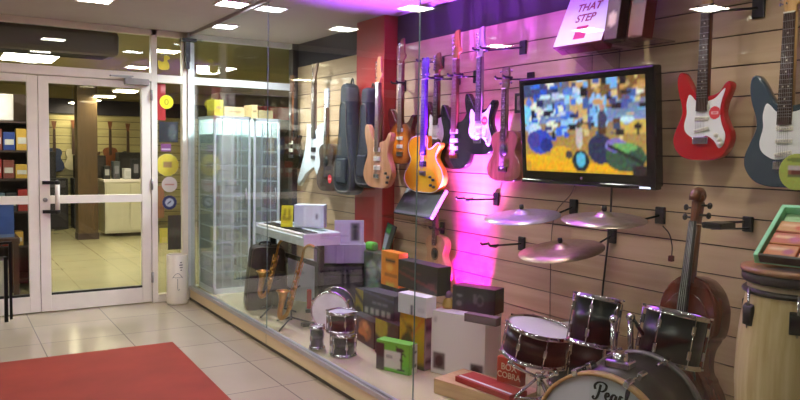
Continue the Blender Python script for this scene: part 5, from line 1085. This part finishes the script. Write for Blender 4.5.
# ================================================================ LIGHT AND CAMERA
def lamp(kind, name, loc, energy, color, rot=(0, 0, 0), **kw):
    l = bpy.data.lights.new(name, kind); l.energy = energy; l.color = color
    for k, v in kw.items(): setattr(l, k, v)
    o = bpy.data.objects.new(name, l); o.location = loc; o.rotation_euler = rot; C.objects.link(o); return o
def aim(loc, to): return (Vector(to)-Vector(loc)).to_track_quat('-Z', 'Y').to_euler()
# magenta uplighter on the display floor behind the cartons
for y_ in (3.94, 4.02, 4.10, 4.18):
    L0 = (3.05, y_, .27); lamp('SPOT', 'magenta_uplight', L0, 170, (1.0, 0.0, .95), aim(L0, (3.21, y_, .80)), spot_size=R(36), spot_blend=.7, shadow_soft_size=.015)
lamp('SPOT', 'pink_uplight', (2.95, 4.0, .75), 190, (1.0, .14, .85), aim((2.95, 4.0, .75), (3.22, 3.95, 2.1)), spot_size=R(80), spot_blend=.95, shadow_soft_size=.04)
lamp('SPOT', 'violet_uplight', (2.8, 4.05, .5), 2200, (.42, .07, 1.0), aim((2.8, 4.2, .5), (2.75, 4.05, 2.6)), spot_size=R(70), spot_blend=.9, shadow_soft_size=.04)
lp_ = thing('light_bar', 'short black magenta light bar on the display floor behind the white carton', 'light', (3.05, 4.06, ZP)); b = MB(); b.box(-.03, -.18, 0, .03, .18, .07, .006); b.build('housing', M_black, lp_)
for y_ in (-.12, -.04, .04, .12):
    b = MB(); b.M = Matrix.Translation((0, y_, .07)); b.lathe([(0, .012), (.018, .008), (.022, 0)], 14); b.build('lens', emit('magenta_lens', (255, 20, 240), 4), lp_)
for y_, e_ in ((1.6, 7), (2.9, 11), (5.2, 24), (6.5, 40)):
    lamp('SPOT', 'display_fill', (2.45, y_, 2.6), e_*4, (1, .9, .78) if y_ < 4 else (.94, .97, 1), (0, 0, 0), spot_size=R(150), spot_blend=.8, shadow_soft_size=.02)  # added fill spots without fixtures, brightening the display and its far end
for x_ in (2.31, 2.66): lamp('POINT', 'cabinet_fill', (x_, 6.72, 1.74), 5, (.9, 1, .98), shadow_soft_size=.02)  # added point fills that lighten the glazed cabinets, no fitting modelled
lamp('SPOT', 'shop_fill', (.2, 7.75, 2.3), 90, (1, .95, .85), (R(25), 0, 0), spot_size=R(130), spot_blend=.8, shadow_soft_size=.02)  # added fill spot brightening the rack behind the left door, no fixture
w = bpy.data.worlds.new('World'); bpy.context.scene.world = w; w.use_nodes = True
w.node_tree.nodes['Background'].inputs['Color'].default_value = (.9, .85, .9, 1); w.node_tree.nodes['Background'].inputs['Strength'].default_value = .2
cam = bpy.data.cameras.new('Camera'); co = bpy.data.objects.new('Camera', cam); C.objects.link(co)
cam.sensor_width = 36; cam.lens = CF/800*36; cam.clip_start = .05
co.matrix_world = Matrix(((_r.x, _u.x, -_fw.x, 0), (_r.y, _u.y, -_fw.y, 0), (_r.z, _u.z, -_fw.z, CH), (0, 0, 0, 1)))
sc_ = bpy.context.scene; sc_.camera = co
sc_.view_settings.view_transform = 'Standard'; sc_.view_settings.look = 'None'; sc_.view_settings.exposure = 0.0
sc_.cycles.use_denoising = True; sc_.cycles.max_bounces = 12; sc_.cycles.transparent_max_bounces = 24; sc_.cycles.sample_clamp_indirect = 6
